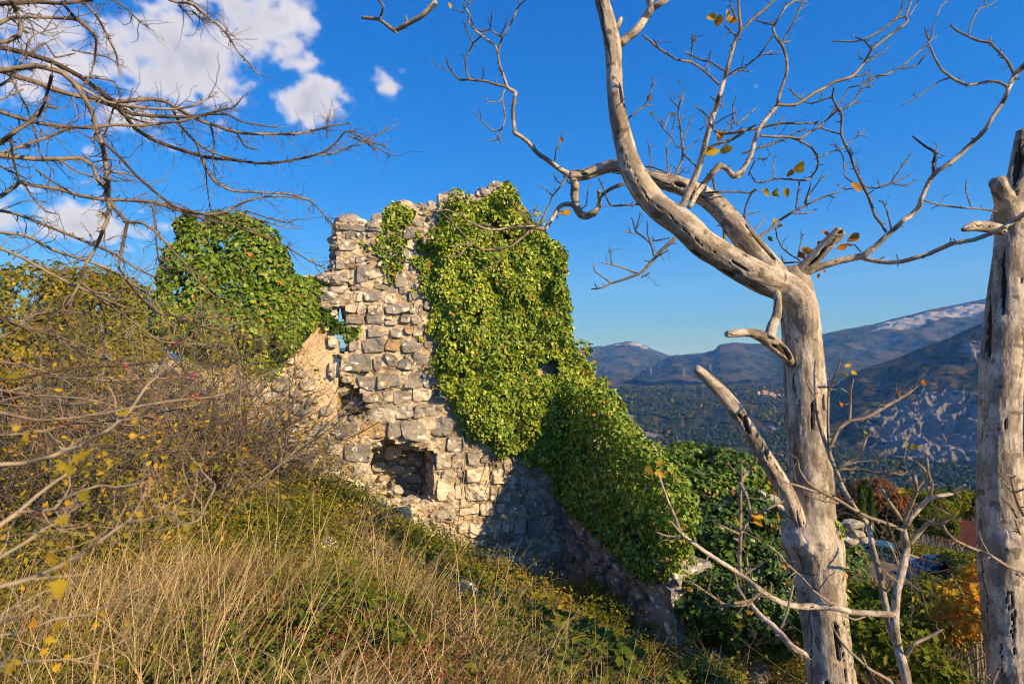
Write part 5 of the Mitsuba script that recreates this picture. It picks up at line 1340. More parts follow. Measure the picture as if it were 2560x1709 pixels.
# ---------------------------------------------------------------- bushes, thickets, trees on the slope
def crown_tree(name, label, cat, blobs, n, size, tone, spread, seed, base, stems=3, mat='m_leaf', shape=OVATE, gap=.0, twigs=0, rad=.05, group=None, bump=.4, freq=1.2, shell=.45, branches=14):
    """A leafy shrub or tree: stems and limbs that reach into the blobs of its crown, and loose leaves over them."""
    k = thing(name, label, cat, group)
    r = np.random.default_rng(seed)
    B = np.asarray(blobs, float)
    base = np.asarray(base, float)
    mbs, mbt = MB(), MB()
    for i in range(branches):
        b = B[i % len(B)]
        tip = b[:3] + b[3:] * unit(r.normal(size=3)) * .75
        b0 = base + np.array([r.normal(0, .12), r.normal(0, .12), 0]) * stems * rad * 6
        mid = b0 * .45 + tip * .55 + r.normal(0, .10, 3) * np.linalg.norm(tip - b0)
        R0 = rad * r.uniform(.35, 1.0) if i >= stems else rad
        S = spline(np.array([[*b0, R0], [*(b0 * .75 + mid * .25 + r.normal(0, .04, 3)), R0 * .85], [*mid, R0 * .5], [*tip, R0 * .12]]), .1 if rad < .08 else .3)
        (mbs if i < stems else mbt).add(*tube(S, 7, True, (r.uniform(.25, .5), .3), rough=.15, seed=i))
    obj('trunk' if stems == 1 else 'stems', mbs, 'm_twig', k)
    if twigs:
        P, N = blob_points(B, twigs, r, bump, freq, 0, seed, .6)
        m = len(P)
        d = unit(N * .6 + np.array([0, 0, .35]) + r.normal(0, .6, (m, 3)))
        ln = r.uniform(.5, 1.2, m) * B[:, 3:].mean() * .55
        t = np.linspace(-.6, .5, 5)[None, :, None]
        bend = unit(r.normal(size=(m, 3)))[:, None] * (t ** 2) * ln[:, None, None] * .5
        seg = P[:, None] + d[:, None] * t * ln[:, None, None] + bend
        rr = np.linspace(1, .4, 5)[None] * (rad * .09) * r.uniform(.6, 1.4, (m, 1))
        mbt.add(*thin_tubes(np.concatenate([seg, rr[..., None]], -1), np.column_stack([np.clip(r.normal(.45, .14, m), 0, 1), r.random(m) * .9]), 3))
    obj('branches', mbt, 'm_twig', k, kind='stuff')
    if n:
        obj('foliage', MB().add(*foliage(B, n, size, tone, spread, seed + 1, shape, .5, gap, bump, freq, shell)), mat, k, smooth=True, kind='stuff')
    return k


# yellowing trees behind the thicket on the left
crown_tree('field_maple', 'yellow and green autumn tree behind the thicket at the far left edge', 'tree', blobs_px('20,800,13,120,110 110,740,13.5,110,80 60,900,12.5,130,90 -60,760,13,120,110'), 16000, (.07, .13), .38, .14, 70, at(40, 1000, 13) * [1, 1, 0] + [0, 0, -1.4], 2, gap=.40, rad=.12, twigs=300)
crown_tree('field_maple', 'yellow-green autumn tree behind the thicket, left of the ivy mound', 'tree', blobs_px('220,740,14,100,70 280,770,13.5,90,75 200,840,13,120,90 330,850,13,80,80 290,920,12.5,110,80'), 16000, (.07, .13), .35, .13, 71, at(240, 1000, 13.5) * [1, 1, 0] + [0, 0, -1.4], 2, gap=.40, rad=.12, twigs=300)


def thicket(name, label, base_list, h, n, seed, lean=(0, 0, 0), leafn=0, tone=.4, leaf_tone=.5, rad=.008, width=.35, leaf_size=(.02, .05)):
    """A bare tangled shrub: arching stems from a stool, split again and again."""
    k = thing(name, label, 'shrub')
    r = np.random.default_rng(seed)
    base = np.asarray(base_list, float)
    st, tw, tips = MB(), MB(), []
    m = n
    b = base[r.integers(0, len(base), m)] + np.column_stack([r.normal(0, .14, m), r.normal(0, .14, m), np.zeros(m)])
    d = unit(np.column_stack([r.normal(0, width, m), r.normal(0, width, m), np.ones(m)]) + np.array(lean) * .5)
    ln = h * r.uniform(.55, 1.15, m)
    A, T_, R_ = b, d, np.full(m, rad) * r.uniform(.5, 1.2, m)
    for level in range(3):
        kk = 9 if level == 0 else 6
        pts, cur = [A], T_
        for _ in range(kk - 1):
            cur = unit(cur + r.normal(0, .17 + .05 * level, (len(A), 3)) + np.array(lean) * .10 + np.array([0, 0, -.035]))
            pts.append(pts[-1] + cur * (ln / (kk - 1))[:, None])
        seg = np.stack(pts, 1)
        rr = R_[:, None] * np.linspace(1, .4, kk)
        (st if level == 0 else tw).add(*thin_tubes(np.concatenate([seg, rr[..., None]], -1), np.column_stack([np.clip(r.normal(tone, .15, len(A)), 0, 1), r.random(len(A)) * .93]), 4 if level == 0 else 3))
        t = unit(np.gradient(seg, axis=1))
        tips.append(seg[:, 2:].reshape(-1, 3))
        mult = 7 if level == 0 else 4
        i, j = r.integers(0, len(A), len(A) * mult), r.integers(2, kk, len(A) * mult)
        A, R_ = seg[i, j], np.minimum(rr[i, j] * .75, rad * .5) * r.uniform(.5, 1, len(i))
        T_ = unit(t[i, j] + r.normal(0, .65, (len(i), 3)))
        ln = h * r.uniform(.12, .45, len(i)) * (1 if level == 0 else .5)
    obj('stems', st, 'm_twig', k)
    obj('twigs', tw, 'm_twig', k, kind='stuff')
    if leafn:
        Pp = np.vstack(tips)
        P = Pp[r.integers(0, len(Pp), leafn)] + r.normal(0, .02, (leafn, 3))
        obj('leaves', MB().add(*leaves(P, np.array([0, -.4, .6]) + r.normal(0, .7, (leafn, 3)), r.normal(0, 1, (leafn, 3)), r.uniform(*leaf_size, leafn), np.column_stack([np.clip(r.normal(leaf_tone, .10, leafn), 0, 1), r.random(leafn)]), OVATE)), 'm_leaf', k, kind='stuff')
    return k


def gp(px, Y, dz=0.0):
    """A point of the ground at the bearing of px, at distance Y."""
    x = float(ray(px, 900)[0] * Y)
    return [x, Y, float(ground_z(x, Y)) + dz]


thicket('bare_thicket', 'bare grey-brown thicket in front of the ivy mound, a few yellow leaves left on it', [gp(480, 5.6), gp(540, 5.8), gp(600, 6.0), gp(560, 5.4), gp(650, 6.2)], 2.0, 110, 81, (.12, 0, 0), 1500, .40, .48, .010, .42)
thicket('bare_thicket', 'bare grey-brown thicket under the yellowing trees, at the left', [gp(330, 5.4), gp(400, 5.6), gp(280, 5.8), gp(220, 5.2), gp(370, 6.2)], 1.95, 110, 82, (.1, 0, 0), 2000, .38, .46, .010, .45)
thicket('bare_thicket', 'bare brown thicket at the left edge, low behind the hawthorn sprays', [gp(60, 4.6), gp(130, 4.8), gp(190, 5.2), gp(0, 5.0), gp(-60, 4.8)], 1.7, 95, 83, (.12, 0, 0), 2000, .38, .46, .009, .45)
thicket('bare_thicket', 'straw-coloured low brush at the foot of the tall wall, left of its lintel', [gp(760, 6.7), gp(800, 6.9), gp(720, 6.7), gp(700, 6.9)], .75, 40, 84, (.1, 0, 0), 500, .62, .42, .005, .5)
thicket('thorn_bush', 'dense low thorn bush with small yellow leaves, left of the wall below the thicket', [gp(420, 4.9), gp(500, 5.2), gp(340, 4.6), gp(260, 4.4), gp(150, 4.2), gp(60, 4.0)], .85, 60, 85, (.15, 0, 0), 2200, .40, .42, .006, .6)
for i_, (px_, Y_, h_, lb_) in enumerate([(2290, 5.0, 1.95, 'bare brown twig shrub in front of the parked cars, left of the dead stem'), (2430, 4.4, 1.6, 'bare twig shrub tangled with the orange shrub at the dead stem'), (2110, 6.6, 1.3, 'low bare shrub just right of the big trunk foot'), (1420, 5.0, .55, 'withered low shrub on the bank rim before the hollow'), (1240, 6.2, .45, 'withered low shrub on the bank under the vine-covered wall'), (900, 5.6, .40, 'withered low shrub in the middle of the bank'), (640, 5.4, .5, 'withered low shrub on the bank below the thicket'), (1050, 4.6, .42, 'withered low shrub in the grass at the picture centre line'), (1780, 5.2, .8, 'bare shrub in the dark gap between the side wall and the big trunk')]):
    thicket('dry_shrub', lb_, [gp(px_, Y_), gp(px_ + 60, Y_ + .2), gp(px_ - 50, Y_ - .1)], h_, 26 if h_ > .7 else 22, 500 + i_, (.05, 0, 0), 300, .42, .45, .006 if h_ > .7 else .004, .5, (.015, .035))
thicket('dry_shrub', 'pale leafless shrub among the ivy between the side wall and the big trunk', [gp(1690, 8.5), gp(1720, 9.0)], 1.6, 10, 86, (0, 0, 0), 30, .7, .5, .010, .25)

# the dark bushes on the drop behind the side wall and round the tree feet
crown_tree('ivy_bush', 'dense green bush on top of the bank between the side wall and the big trunk', 'shrub', blobs_px('1650,1180,11,80,45 1720,1150,11.5,80,45 1790,1160,11,70,40 1850,1190,10.5,70,55 1760,1230,10,110,60 1690,1240,10,80,60'), 15000, (.05, .10), .30, .16, 90, gp(1740, 10.6), 3, 'm_ivy', IVY, .34, 120, .05)
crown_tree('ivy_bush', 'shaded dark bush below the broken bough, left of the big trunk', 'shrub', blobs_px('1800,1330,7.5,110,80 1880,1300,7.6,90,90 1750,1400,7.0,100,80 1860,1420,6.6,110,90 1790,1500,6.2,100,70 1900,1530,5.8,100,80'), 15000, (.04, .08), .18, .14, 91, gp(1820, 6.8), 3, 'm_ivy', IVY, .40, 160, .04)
crown_tree('bramble_bush', 'green and yellow bramble bush right of the big trunk, below the teal car', 'shrub', blobs_px('2150,1510,6.2,90,55 2230,1530,6.0,100,60 2320,1520,5.8,90,70 2400,1560,5.6,90,80 2200,1600,5.0,120,80 2330,1640,4.8,120,80 2120,1540,5.6,60,80 2450,1480,6.0,60,60'), 15000, (.035, .075), .26, .15, 92, gp(2260, 5.4), 3, 'm_leaf', OVATE, .38, 420, .03)
crown_tree('autumn_shrub', 'orange and yellow autumn shrub just left of the dead stem', 'shrub', blobs_px('2400,1470,4.9,45,50 2430,1530,4.7,40,60 2380,1550,4.8,45,50 2440,1440,5.0,28,30'), 1000, (.04, .08), .68, .14, 93, gp(2400, 4.9), 3, 'm_leaf', LOBED, .40, 160, .02)
crown_tree('ivy_bush', 'ivy-clad stub of old wall just right of the big trunk', 'shrub', blobs_px('2100,1360,9.5,40,50 2110,1400,9.2,50,50 2100,1440,8.8,60,50 2150,1460,8.8,40,35'), 6000, (.045, .085), .25, .15, 94, gp(2130, 9.2), 3, 'm_ivy', IVY, .36, 60, .04)
for i, (px, py, s) in enumerate([(2132, 1310, .12), (2140, 1335, .11), (2125, 1352, .12), (2150, 1348, .10), (1900, 1240, .14), (1925, 1250, .16), (1945, 1262, .13)]):
    b = thing('wall_stone', ['pale stone topmost on the ivy-clad wall stub right of the big trunk', 'pale flat stone second on the ivy-clad wall stub', 'small stone low on the left of the ivy-clad wall stub', 'small stone low on the right of the ivy-clad wall stub', 'pale boulder left of the big trunk on the bush bank, leftmost of three', 'pale boulder left of the big trunk on the bush bank, middle of three', 'pale boulder nearest the big trunk on the bush bank'][i], 'stone')
    del USED
    USED = set(scene) | set(labels)
    v, f = rock(at(px, py, 9.0 if i < 4 else 9.6), [s * 1.3, s, s * .7], 700 + i, 3)
    scene[b] = mikit.ply((v, f), 'm_stone', smooth=True, uv=np.tile([[.72, .3]], (len(v), 1)))
    USED.add(b)

# ---------------------------------------------------------------- the slope below: trees, house, cars, lane
mid = [('round bare russet-brown tree crown beyond the bushes, right of the big trunk', '2180,1235,46,60,42 2140,1255,46,50,35 2225,1255,46,50,35', 9000, (.20, .36), .99, .03, 'tree', .42, 1500),
       ('olive green tree group left of the broken bough on the far edge of the slope', '1640,1160,40,80,26 1720,1175,38,70,24 1580,1150,42,60,22', 9000, (.2, .4), .24, .10, 'tree', .36, 0),
       ('yellowish tree group behind the broken bough on the far edge of the slope', '1820,1195,36,70,30 1890,1215,34,60,30 1760,1205,34,60,26', 9000, (.2, .38), .36, .10, 'tree', .36, 0),
       ('dark green tree right of the round russet tree', '2290,1262,55,50,34 2340,1275,52,45,32', 7000, (.25, .45), .20, .10, 'tree', .34, 0),
       ('green tree group left of the dead stem, above the tiled house', '2380,1250,60,60,24 2440,1255,60,50,24 2330,1248,66,50,18', 8000, (.25, .5), .28, .10, 'tree', .34, 0),
       ('mossy green tree below the round russet tree', '2150,1305,48,70,40 2220,1315,47,60,34 2110,1285,48,50,40', 10000, (.2, .36), .24, .12, 'tree', .36, 100),
       ('grey-green olive tree in front of the hidden pale house', '2330,1300,44,45,32 2370,1318,42,30,24', 6000, (.12, .22), .16, .06, 'olive tree', .36, 60),
       ('yellow tree just left of the dead stem, right of the pale house', '2445,1275,66,34,26 2425,1285,66,24,18', 5000, (.16, .3), .42, .06, 'tree', .36, 0),
       ('yellow-green bush left of the tiled house', '2310,1385,42,50,20 2350,1392,42,50,20', 7000, (.14, .26), .34, .08, 'shrub', .38, 120),
       ('pale green bush in front of the tiled house', '2400,1405,32,60,24 2450,1420,30,50,26', 6000, (.14, .24), .28, .08, 'shrub', .38, 100),
       ('dark green tree at the right edge behind the dead stem', '2560,1260,60,50,34 2620,1270,60,50,34', 5000, (.25, .45), .26, .10, 'tree', .36, 0)]
for i, (lb, bl, n, sz, tn, sp, cat, gap, tw) in enumerate(mid):
    B = blobs_px(bl)
    b = np.mean([q[:3] for q in B], 0)
    crown_tree('olive_tree' if 'olive tree' == cat else 'shrub' if cat == 'shrub' else 'slope_tree', lb, cat, B, n, sz, tn, sp, 110 + i, [b[0], b[1], min(ground_z(b[0], b[1]), b[2] - 1.5)], 1, 'm_leaf', SMALL, gap, tw, .16, freq=.55, shell=.5, bump=.45)
cyp = [(2153, 1262, 44, 60, 'leftmost tall dark cypress under the round russet tree'), (2163, 1258, 45, 70, 'second cypress from the left under the round russet tree'), (2178, 1268, 44, 52, 'third cypress from the left under the round russet tree'), (2131, 1265, 46, 42, 'short cypress beside the big trunk'), (2376, 1265, 55, 60, 'dark conical conifer above the pale house')]
for i, (px, py, Y, h, lb) in enumerate(cyp):
    k = thing('cypress', lb, 'cypress')
    r = np.random.default_rng(140 + i)
    c, H = at(px, py, Y), h / FPX * Y
    n = 2600
    t = r.random(n) ** .8
    rad = H * (.17 if i < 4 else .30) * np.minimum(1, t * 6) * (1 - t) ** .7 * (1 + .25 * r.normal(size=n))
    a = r.uniform(0, 6.28, n)
    P = c + np.column_stack([np.cos(a) * rad, np.sin(a) * rad, (t - .5) * H * 1.5])
    obj('foliage', MB().add(*leaves(P, np.column_stack([np.cos(a), np.sin(a), 0 * a + .3]) + r.normal(0, .4, (n, 3)), np.array([0, 0, 1.]) + r.normal(0, .3, (n, 3)), r.uniform(.12, .25, n), np.column_stack([r.uniform(0, .12, n), r.random(n)]), SMALL)), 'm_leaf', k, kind='stuff')
    obj('trunk', MB().add(*tube(np.array([[*(c - [0, 0, H * 1.1]), .15], [*(c - [0, 0, H * .3]), .13], [*(c + [0, 0, H * .5]), .04]]), 8, True, (.3, .3))), 'm_twig', k)


def boxm(c, s, rz=0.0):
    b = trimesh.creation.box(s)
    R = np.array([[math.cos(rz), -math.sin(rz), 0], [math.sin(rz), math.cos(rz), 0], [0, 0, 1]])
    return b.vertices @ R.T + np.asarray(c), b.faces


def house(name, label, px, py_eave, Y, w, d, hgt, rise, rz, wallm, group=None, windows=2, hip=True, tiles=0):
    k = thing(name, label, 'house', group)
    c = at(px, py_eave, Y)
    R = np.array([[math.cos(rz), -math.sin(rz), 0], [math.sin(rz), math.cos(rz), 0], [0, 0, 1]])
    tr = lambda v: np.asarray(v) @ R.T + c   # noqa: E731
    v, f = boxm([0, 0, -hgt / 2], [w, d, hgt])
    obj('wall', MB().add(tr(v), f), wallm, k, smooth=False)
    o, ins = .35 * min(1, w / 8), (d / 2 if hip else 0.0)
    W, D = w / 2 + o, d / 2 + o
    base = np.array([[-W, -D, 0], [W, -D, 0], [W, D, 0], [-W, D, 0], [-W + ins, 0, rise], [W - ins, 0, rise]], float) + [0, 0, .02]
    low = base[:4] - [0, 0, .15]
    V = np.vstack([base, low])
    F = [[0, 1, 5], [0, 5, 4], [1, 2, 5], [2, 3, 4], [2, 4, 5], [3, 0, 4]] + [[0, 6, 7], [0, 7, 1], [1, 7, 8], [1, 8, 2], [2, 8, 9], [2, 9, 3], [3, 9, 6], [3, 6, 0], [6, 8, 7], [6, 9, 8]]
    rk = obj('roof', MB().add(tr(V), np.array(F)), 'm_tile', k, smooth=False)
    if tiles:
        mb = MB()
        for s in (-1, 1):
            for x in np.arange(-W + .15, W - .1, .28):
                t0 = max(0, (abs(x) - (W - ins)) / max(ins, 1e-6)) if hip else 0
                p0, p1 = np.array([x, s * D, .05]), np.array([x, s * D * t0, rise * (1 - t0) + .05])
                mb.add(*(lambda q: (tr(q[0]), q[1], q[2]))(tube(np.array([[*p0, .08], [*(p0 * .5 + p1 * .5), .08], [*p1, .08]]), 5, True, (0, 0))))
        obj('tile_rows', mb, 'm_tile', rk, kind='stuff')
    for i in range(windows):
        x = (i + .5) / windows * w - w / 2
        v, f = boxm([x, -d / 2 - .02, -hgt * .42], [min(.9, w * .12), .05, min(1.2, hgt * .3)])
        obj('window', MB().add(tr(v), f), 'm_glass', k, smooth=False)
    return k


house('house', 'house with a broad brown-red tiled roof behind the dead stem at the right', 2480, 1343, 58, 10, 7, 4.5, 1.7, .25, 'm_wall_cream', windows=2)
house('house', 'small pale house with a grey roof half hidden behind the olive tree', 2395, 1290, 75, 5.5, 5, 4, 1.2, -.4, 'm_wall_cream', windows=1)


def car(name, label, px, py, Y, rz, paint, pitch=0.0):
    k = thing(name, label, 'car')
    c = at(px, py, Y)
    c[2] = max(c[2], float(ground_z(c[0], c[1])) + .05)
    R = np.array([[math.cos(rz), -math.sin(rz), 0], [math.sin(rz), math.cos(rz), 0], [0, 0, 1]]) @ np.array([[math.cos(pitch), 0, math.sin(pitch)], [0, 1, 0], [-math.sin(pitch), 0, math.cos(pitch)]])
    tr = lambda v: np.asarray(v) @ R.T + c   # noqa: E731
    side = np.array([[-2.0, .30], [-2.02, .62], [-1.98, .92], [-1.70, 1.02], [-1.30, 1.05], [-.85, 1.38], [-.1, 1.46], [.55, 1.42], [1.05, 1.02], [1.75, .90], [2.02, .72], [2.08, .45], [2.0, .28]])
    prof = Polygon(side).buffer(-.06).buffer(.06)
    for wx in (-1.28, 1.30):
        prof = prof.difference(Point(wx, .30).buffer(.36))
    body = trimesh.creation.extrude_polygon(prof, 1.64, engine='earcut').subdivide()
    v = np.array(body.vertices)
    v = np.column_stack([v[:, 0], (v[:, 2] - .82) * (1 - .22 * smooth(.9, 1.45, v[:, 1])), v[:, 1]])
    obj('body', MB().add(tr(v), body.faces[:, ::-1]), paint, k, smooth=False)
    for s in (-1, 1):
        g = Polygon([[-1.12, 1.06], [-.78, 1.32], [-.12, 1.38], [.48, 1.34], [.86, 1.06]])
        for q in (g.intersection(sbox(-2, 0, -.18, 2)), g.intersection(sbox(-.12, 0, 2, 2))):
            m = trimesh.creation.extrude_polygon(q.buffer(-.02), .02, engine='earcut')
            w = np.array(m.vertices)
            y = s * (.82 * (1 - .22 * smooth(.9, 1.45, w[:, 1])) + .006 - w[:, 2] * .5)
            obj('window', MB().add(tr(np.column_stack([w[:, 0], y, w[:, 1]])), m.faces), 'm_glass', k, smooth=False)
    for (x0, z0, x1, z1, nm) in ((.60, 1.40, 1.03, 1.05, 'windscreen'), (-.90, 1.36, -1.28, 1.08, 'rear_window')):
        sgn = 1 if x1 > x0 else -1
        q = np.array([[x0 + .02 * sgn, -.58, z0 + .02], [x0 + .02 * sgn, .58, z0 + .02], [x1 + .02 * sgn, .70, z1 + .02], [x1 + .02 * sgn, -.70, z1 + .02]])
        obj(nm, MB().add(tr(q), np.array([[0, 1, 2], [0, 2, 3]])), 'm_glass', k, smooth=False)
    for wx in (-1.28, 1.30):
        for s in (-1, 1):
            m = trimesh.creation.cylinder(.31, .2, sections=22)
            wv = np.array(m.vertices)[:, [0, 2, 1]] + [wx, s * .74, .30]
            wk = obj('wheel', MB().add(tr(wv), m.faces), 'm_tyre', k, smooth=False)
            m = trimesh.creation.cylinder(.19, .215, sections=16)
            wv = np.array(m.vertices)[:, [0, 2, 1]] + [wx, s * .74, .30]
            obj('rim', MB().add(tr(wv), m.faces), 'm_metal', wk, smooth=False)
    for s in (-1, 1):
        v, f = boxm([2.0, s * .58, .68], [.12, .34, .14])
        obj('headlight', MB().add(tr(v), f), 'm_metal', k, smooth=False)
        v, f = boxm([-2.0, s * .66, .85], [.08, .16, .26])
        obj('tail_light', MB().add(tr(v), f), 'm_berry', k, smooth=False)
        v, f = boxm([.78, s * .90, 1.05], [.10, .16, .11])
        obj('mirror', MB().add(tr(v), f), paint, k, smooth=False)


car('parked_car', 'teal-blue car parked on the slope between the sapling stems', 2205, 1418, 36, -.50, 'm_paint_teal', .12)
car('parked_car', 'dark blue car half hidden in the brush below the teal car, to its right', 2365, 1462, 33, .12, 'm_paint_dark', .05)
p = np.array([at(2190, 1445, 31), at(2260, 1450, 31), at(2400, 1480, 30), at(2560, 1500, 30), at(2700, 1515, 31)])
p[:, 2] += 0
L, Rr = [], []
S = spline(np.column_stack([p, np.ones(len(p))]), .8)[:, :3]
t = unit(np.gradient(S, axis=0))
sd = np.cross(t, [0, 0, 1.])
V = np.stack([S + sd * 3.0, S, S - sd * 3.0], 1).reshape(-1, 3)
obj('lane', MB().add(V, grid_faces(len(S), 3)), 'm_road', kind='structure', smooth=True)

# ---------------------------------------------------------------- the village and the pylons across the valley
r = np.random.default_rng(55)
VX = list(np.linspace(1815, 1985, 24)) + list(np.linspace(1690, 1800, 10))
for i, x in enumerate(VX):
    py = 988 - (9 * math.exp(-((x - 1915) / 30) ** 2)) + r.normal(0, 2.2) + (6 if i >= 24 else 0)
    Y = 1830 + r.uniform(-30, 40)
    house('village_house', 'tiny pale or pink house with a tiled roof in the village across the valley', x + r.normal(0, 3), py, Y, r.uniform(5.5, 9), r.uniform(6, 9), r.uniform(8, 13) if i < 24 else 7, 2.2, r.uniform(-.4, .4), 'm_wall_pink' if r.random() < .55 else 'm_wall_cream', 'houses of the village across the valley', windows=2, hip=False)
house('farmhouse', 'lone white farmhouse on the wooded rise left of the village', 1595, 986, 1900, 16, 10, 8, 3, .1, 'm_wall_cream', windows=2, hip=False)
house('farmhouse', 'lone white farmhouse on the ridge above the village, left of the broken bough', 1708, 971, 2150, 16, 10, 8, 3, .1, 'm_wall_cream', windows=2, hip=False)
house('farmhouse', 'long low white farmhouse just right of the big trunk, above the valley', 2075, 946, 1900, 28, 10, 7, 2.5, .0, 'm_wall_cream', windows=3, hip=False)
for px, py, Y, h, lb in ((1627, 926, 2800, 36, 'leftmost power pylon, tiny on the hill shoulder beyond the valley'), (1710, 931, 2700, 36, 'middle power pylon, tiny on the hill beyond the valley'), (1776, 918, 2900, 30, 'rightmost power pylon, tiny on the hill above the broken bough')):
    k = thing('power_pylon', lb, 'pylon')
    c = at(px, py, Y)
    w = 4.5
    for sx in (-1, 1):
        for sy in (-1, 1):
            obj('leg', MB().add(*tube(np.array([[*(c + [sx * w, sy * w, -h / 2]), .45], [*(c + [sx * 1.2, sy * 1.2, h * .25]), .4], [*(c + [sx * .3, sy * .3, h / 2]), .35]]), 4, True, (0, 0))), 'm_metal', k)
    for z in (.10, .25, .40):
        obj('arm', MB().add(*tube(np.array([[*(c + [-8 + z * 8, 0, h * z]), .25], [*(c + [0, 0, h * z + 1]), .5], [*(c + [8 - z * 8, 0, h * z]), .25]]), 4, True, (0, 0))), 'm_metal', k)

# ---------------------------------------------------------------- grass, herbs, brambles and stones on the bank
r = np.random.default_rng(200)


def bank_points(n, xr, yr, dens):
    q = np.column_stack([r.uniform(*xr, n), r.uniform(*yr, n)])
    s = (q[:, 0] + 1.5) * .927 + (q[:, 1] - 7.6) * .373
    keep = r.random(n) < dens(q[:, 0], q[:, 1], s)
    # nothing inside the walls
    P = np.column_stack([q, ground_z(q[:, 0], q[:, 1])])[keep]
    wA_ = (P - WA.o) @ WA.n
    uA_ = (P - WA.o) @ WA.u
    inside = (wA_ < .02) & (wA_ > -1.4) & (uA_ > -.35) & (uA_ < 4.0)
    ang_ = np.abs(P[:, 0]) / np.maximum(P[:, 1], .1)
    return P[~inside & (ang_ < 1.05)]


def blades(P, h, w, lean, tone, bend=.5, k=4):
    n = len(P)
    a = r.uniform(0, 6.28, n)
    side = np.column_stack([np.cos(a), np.sin(a), 0 * a])
    d = unit(np.array([0, 0, 1.0]) + lean)
    drop = unit(lean * [1, 1, 0] + r.normal(0, .25, (n, 3)) * [1, 1, 0] + 1e-6)
    t = np.linspace(0, 1, k)
    pts = P[:, None] + d[:, None] * (t[None, :, None] * h[:, None, None]) + drop[:, None] * (t[None, :, None] ** 2.2 * (h * bend)[:, None, None]) - np.array([0, 0, 1.]) * (t[None, :, None] ** 2.6 * (h * bend * .55)[:, None, None])
    ww = w[:, None] * (1 - t[None] ** 1.6 * .92)
    v = np.stack([pts - side[:, None] * ww[..., None] / 2, pts + side[:, None] * ww[..., None] / 2], 2).reshape(-1, 3)
    i = np.arange(k - 1)
    q = np.stack([2 * i, 2 * i + 1, 2 * i + 3, 2 * i + 2], 1)
    f = np.vstack([q[:, [0, 1, 2]], q[:, [0, 2, 3]]])
    f = (f[None] + (np.arange(n) * 2 * k)[:, None, None]).reshape(-1, 3)
    uv = np.stack([np.repeat(tone, 2 * k), np.tile(np.repeat(t, 2), n)], -1)
    return v, f, uv


def clump(P, f=.8, seed=3):
    return fbm(np.column_stack([P[:, :2] * f, np.full(len(P), seed * 1.0)]), 3, seed)


P = bank_points(230000, (-6.5, 2.2), (.9, 9.5), lambda x, y, s: (1 - .70 * smooth(3.9, 5.6, y)) * np.clip(1.25 - .55 * smooth(.2, 1.6, s), .0, 1) * np.clip(.30 + 3.0 * (fbm(np.column_stack([x * 1.3, y * 1.3, x * 0]), 3, 2) - .40), .06, 1) * np.clip(6.5 / (y + 1), .25, 1))
n = len(P)
cl = clump(P, .7, 5)
near = 1 - smooth(3.2, 6.0, P[:, 1])
hh = (.09 + .30 * r.random(n) ** 1.5) * (.50 + 1.05 * near) * (.6 + .8 * cl) * (1 - .45 * smooth(3.8, 5.5, P[:, 1]))
lean = np.column_stack([.22 + r.normal(0, .28, n), r.normal(0, .26, n), r.normal(0, .05, n)])
tone = np.clip(.26 + 1.3 * (clump(P, 1.3, 9) - .42) + r.normal(0, .22, n) + .1 * (1 - near), 0, 1)
obj('grass', MB().add(*blades(P, hh, r.uniform(.0022, .0048, n) * (1 + .10 * P[:, 1]), lean, tone, r.uniform(.1, .8, n))), 'm_grass', smooth=False, label='tall dry straw grass mixed with green blades covering the bank', category='grass', kind='stuff')
# dead flattened thatch under it
P = bank_points(64000, (-6.5, 2.4), (.9, 9.5), lambda x, y, s: np.clip(7 / (y + 1), .3, 1))
n = len(P)
obj('thatch', MB().add(*blades(P, r.uniform(.08, .26, n), r.uniform(.002, .0045, n) * (1 + .1 * P[:, 1]), np.column_stack([r.normal(.5, 1.5, n), r.normal(0, 1.5, n), r.normal(0, .1, n)]), np.clip(r.normal(.22, .16, n), 0, .55), np.full(n, .5), 3)), 'm_grass', smooth=False, label='flattened dead straw lying between the living grass', category='dry grass', kind='stuff')
# long single stalks
P = bank_points(3000, (-3.2, 1.3), (1.5, 4.7), lambda x, y, s: .35 + 0 * x)
n = len(P)
obj('seed_stalks', MB().add(*blades(P, r.uniform(.45, .85, n), r.uniform(.0028, .0042, n), np.column_stack([r.normal(.25, .22, n), r.normal(0, .2, n), 0 * r.random(n)]), np.clip(r.normal(.06, .08, n), 0, .4), r.uniform(.0, .35, n), 6)), 'm_grass', smooth=False, label='long straw-coloured seed stalks standing above the grass', category='grass stalks', kind='stuff')


def herbs(name, label, cat, n, xr, yr, dens, h, size, tone, spread, shape=SMALL, per=7, mat='m_leaf', stem_tone=.3):
    P = bank_points(n, xr, yr, dens)
    m = len(P)
    if m == 0:
        return
    hh = r.uniform(*h, m)
    d = unit(np.column_stack([r.normal(.1, .35, m), r.normal(-.05, .35, m), np.ones(m)]))
    t = r.uniform(.25, 1.05, (m, per))
    Q = (P[:, None] + d[:, None] * (t * hh[:, None])[..., None] + r.normal(0, .022, (m, per, 3)) * (1 + hh[:, None, None] * 3)).reshape(-1, 3)
    k = len(Q)
    tn = np.clip(np.repeat(tone + spread * 2.4 * (clump(P, 1.0, 14) - .5) + r.normal(0, spread * .6, m), per) + r.normal(0, spread * .4, k), 0, 1)
    obj(name, MB().add(*leaves(Q, np.array([0, -.35, .8]) + r.normal(0, .5, (k, 3)), r.normal(0, 1, (k, 3)), r.uniform(*size, k), np.column_stack([tn, r.random(k)]), shape)), mat, label=label, category=cat, kind='stuff')


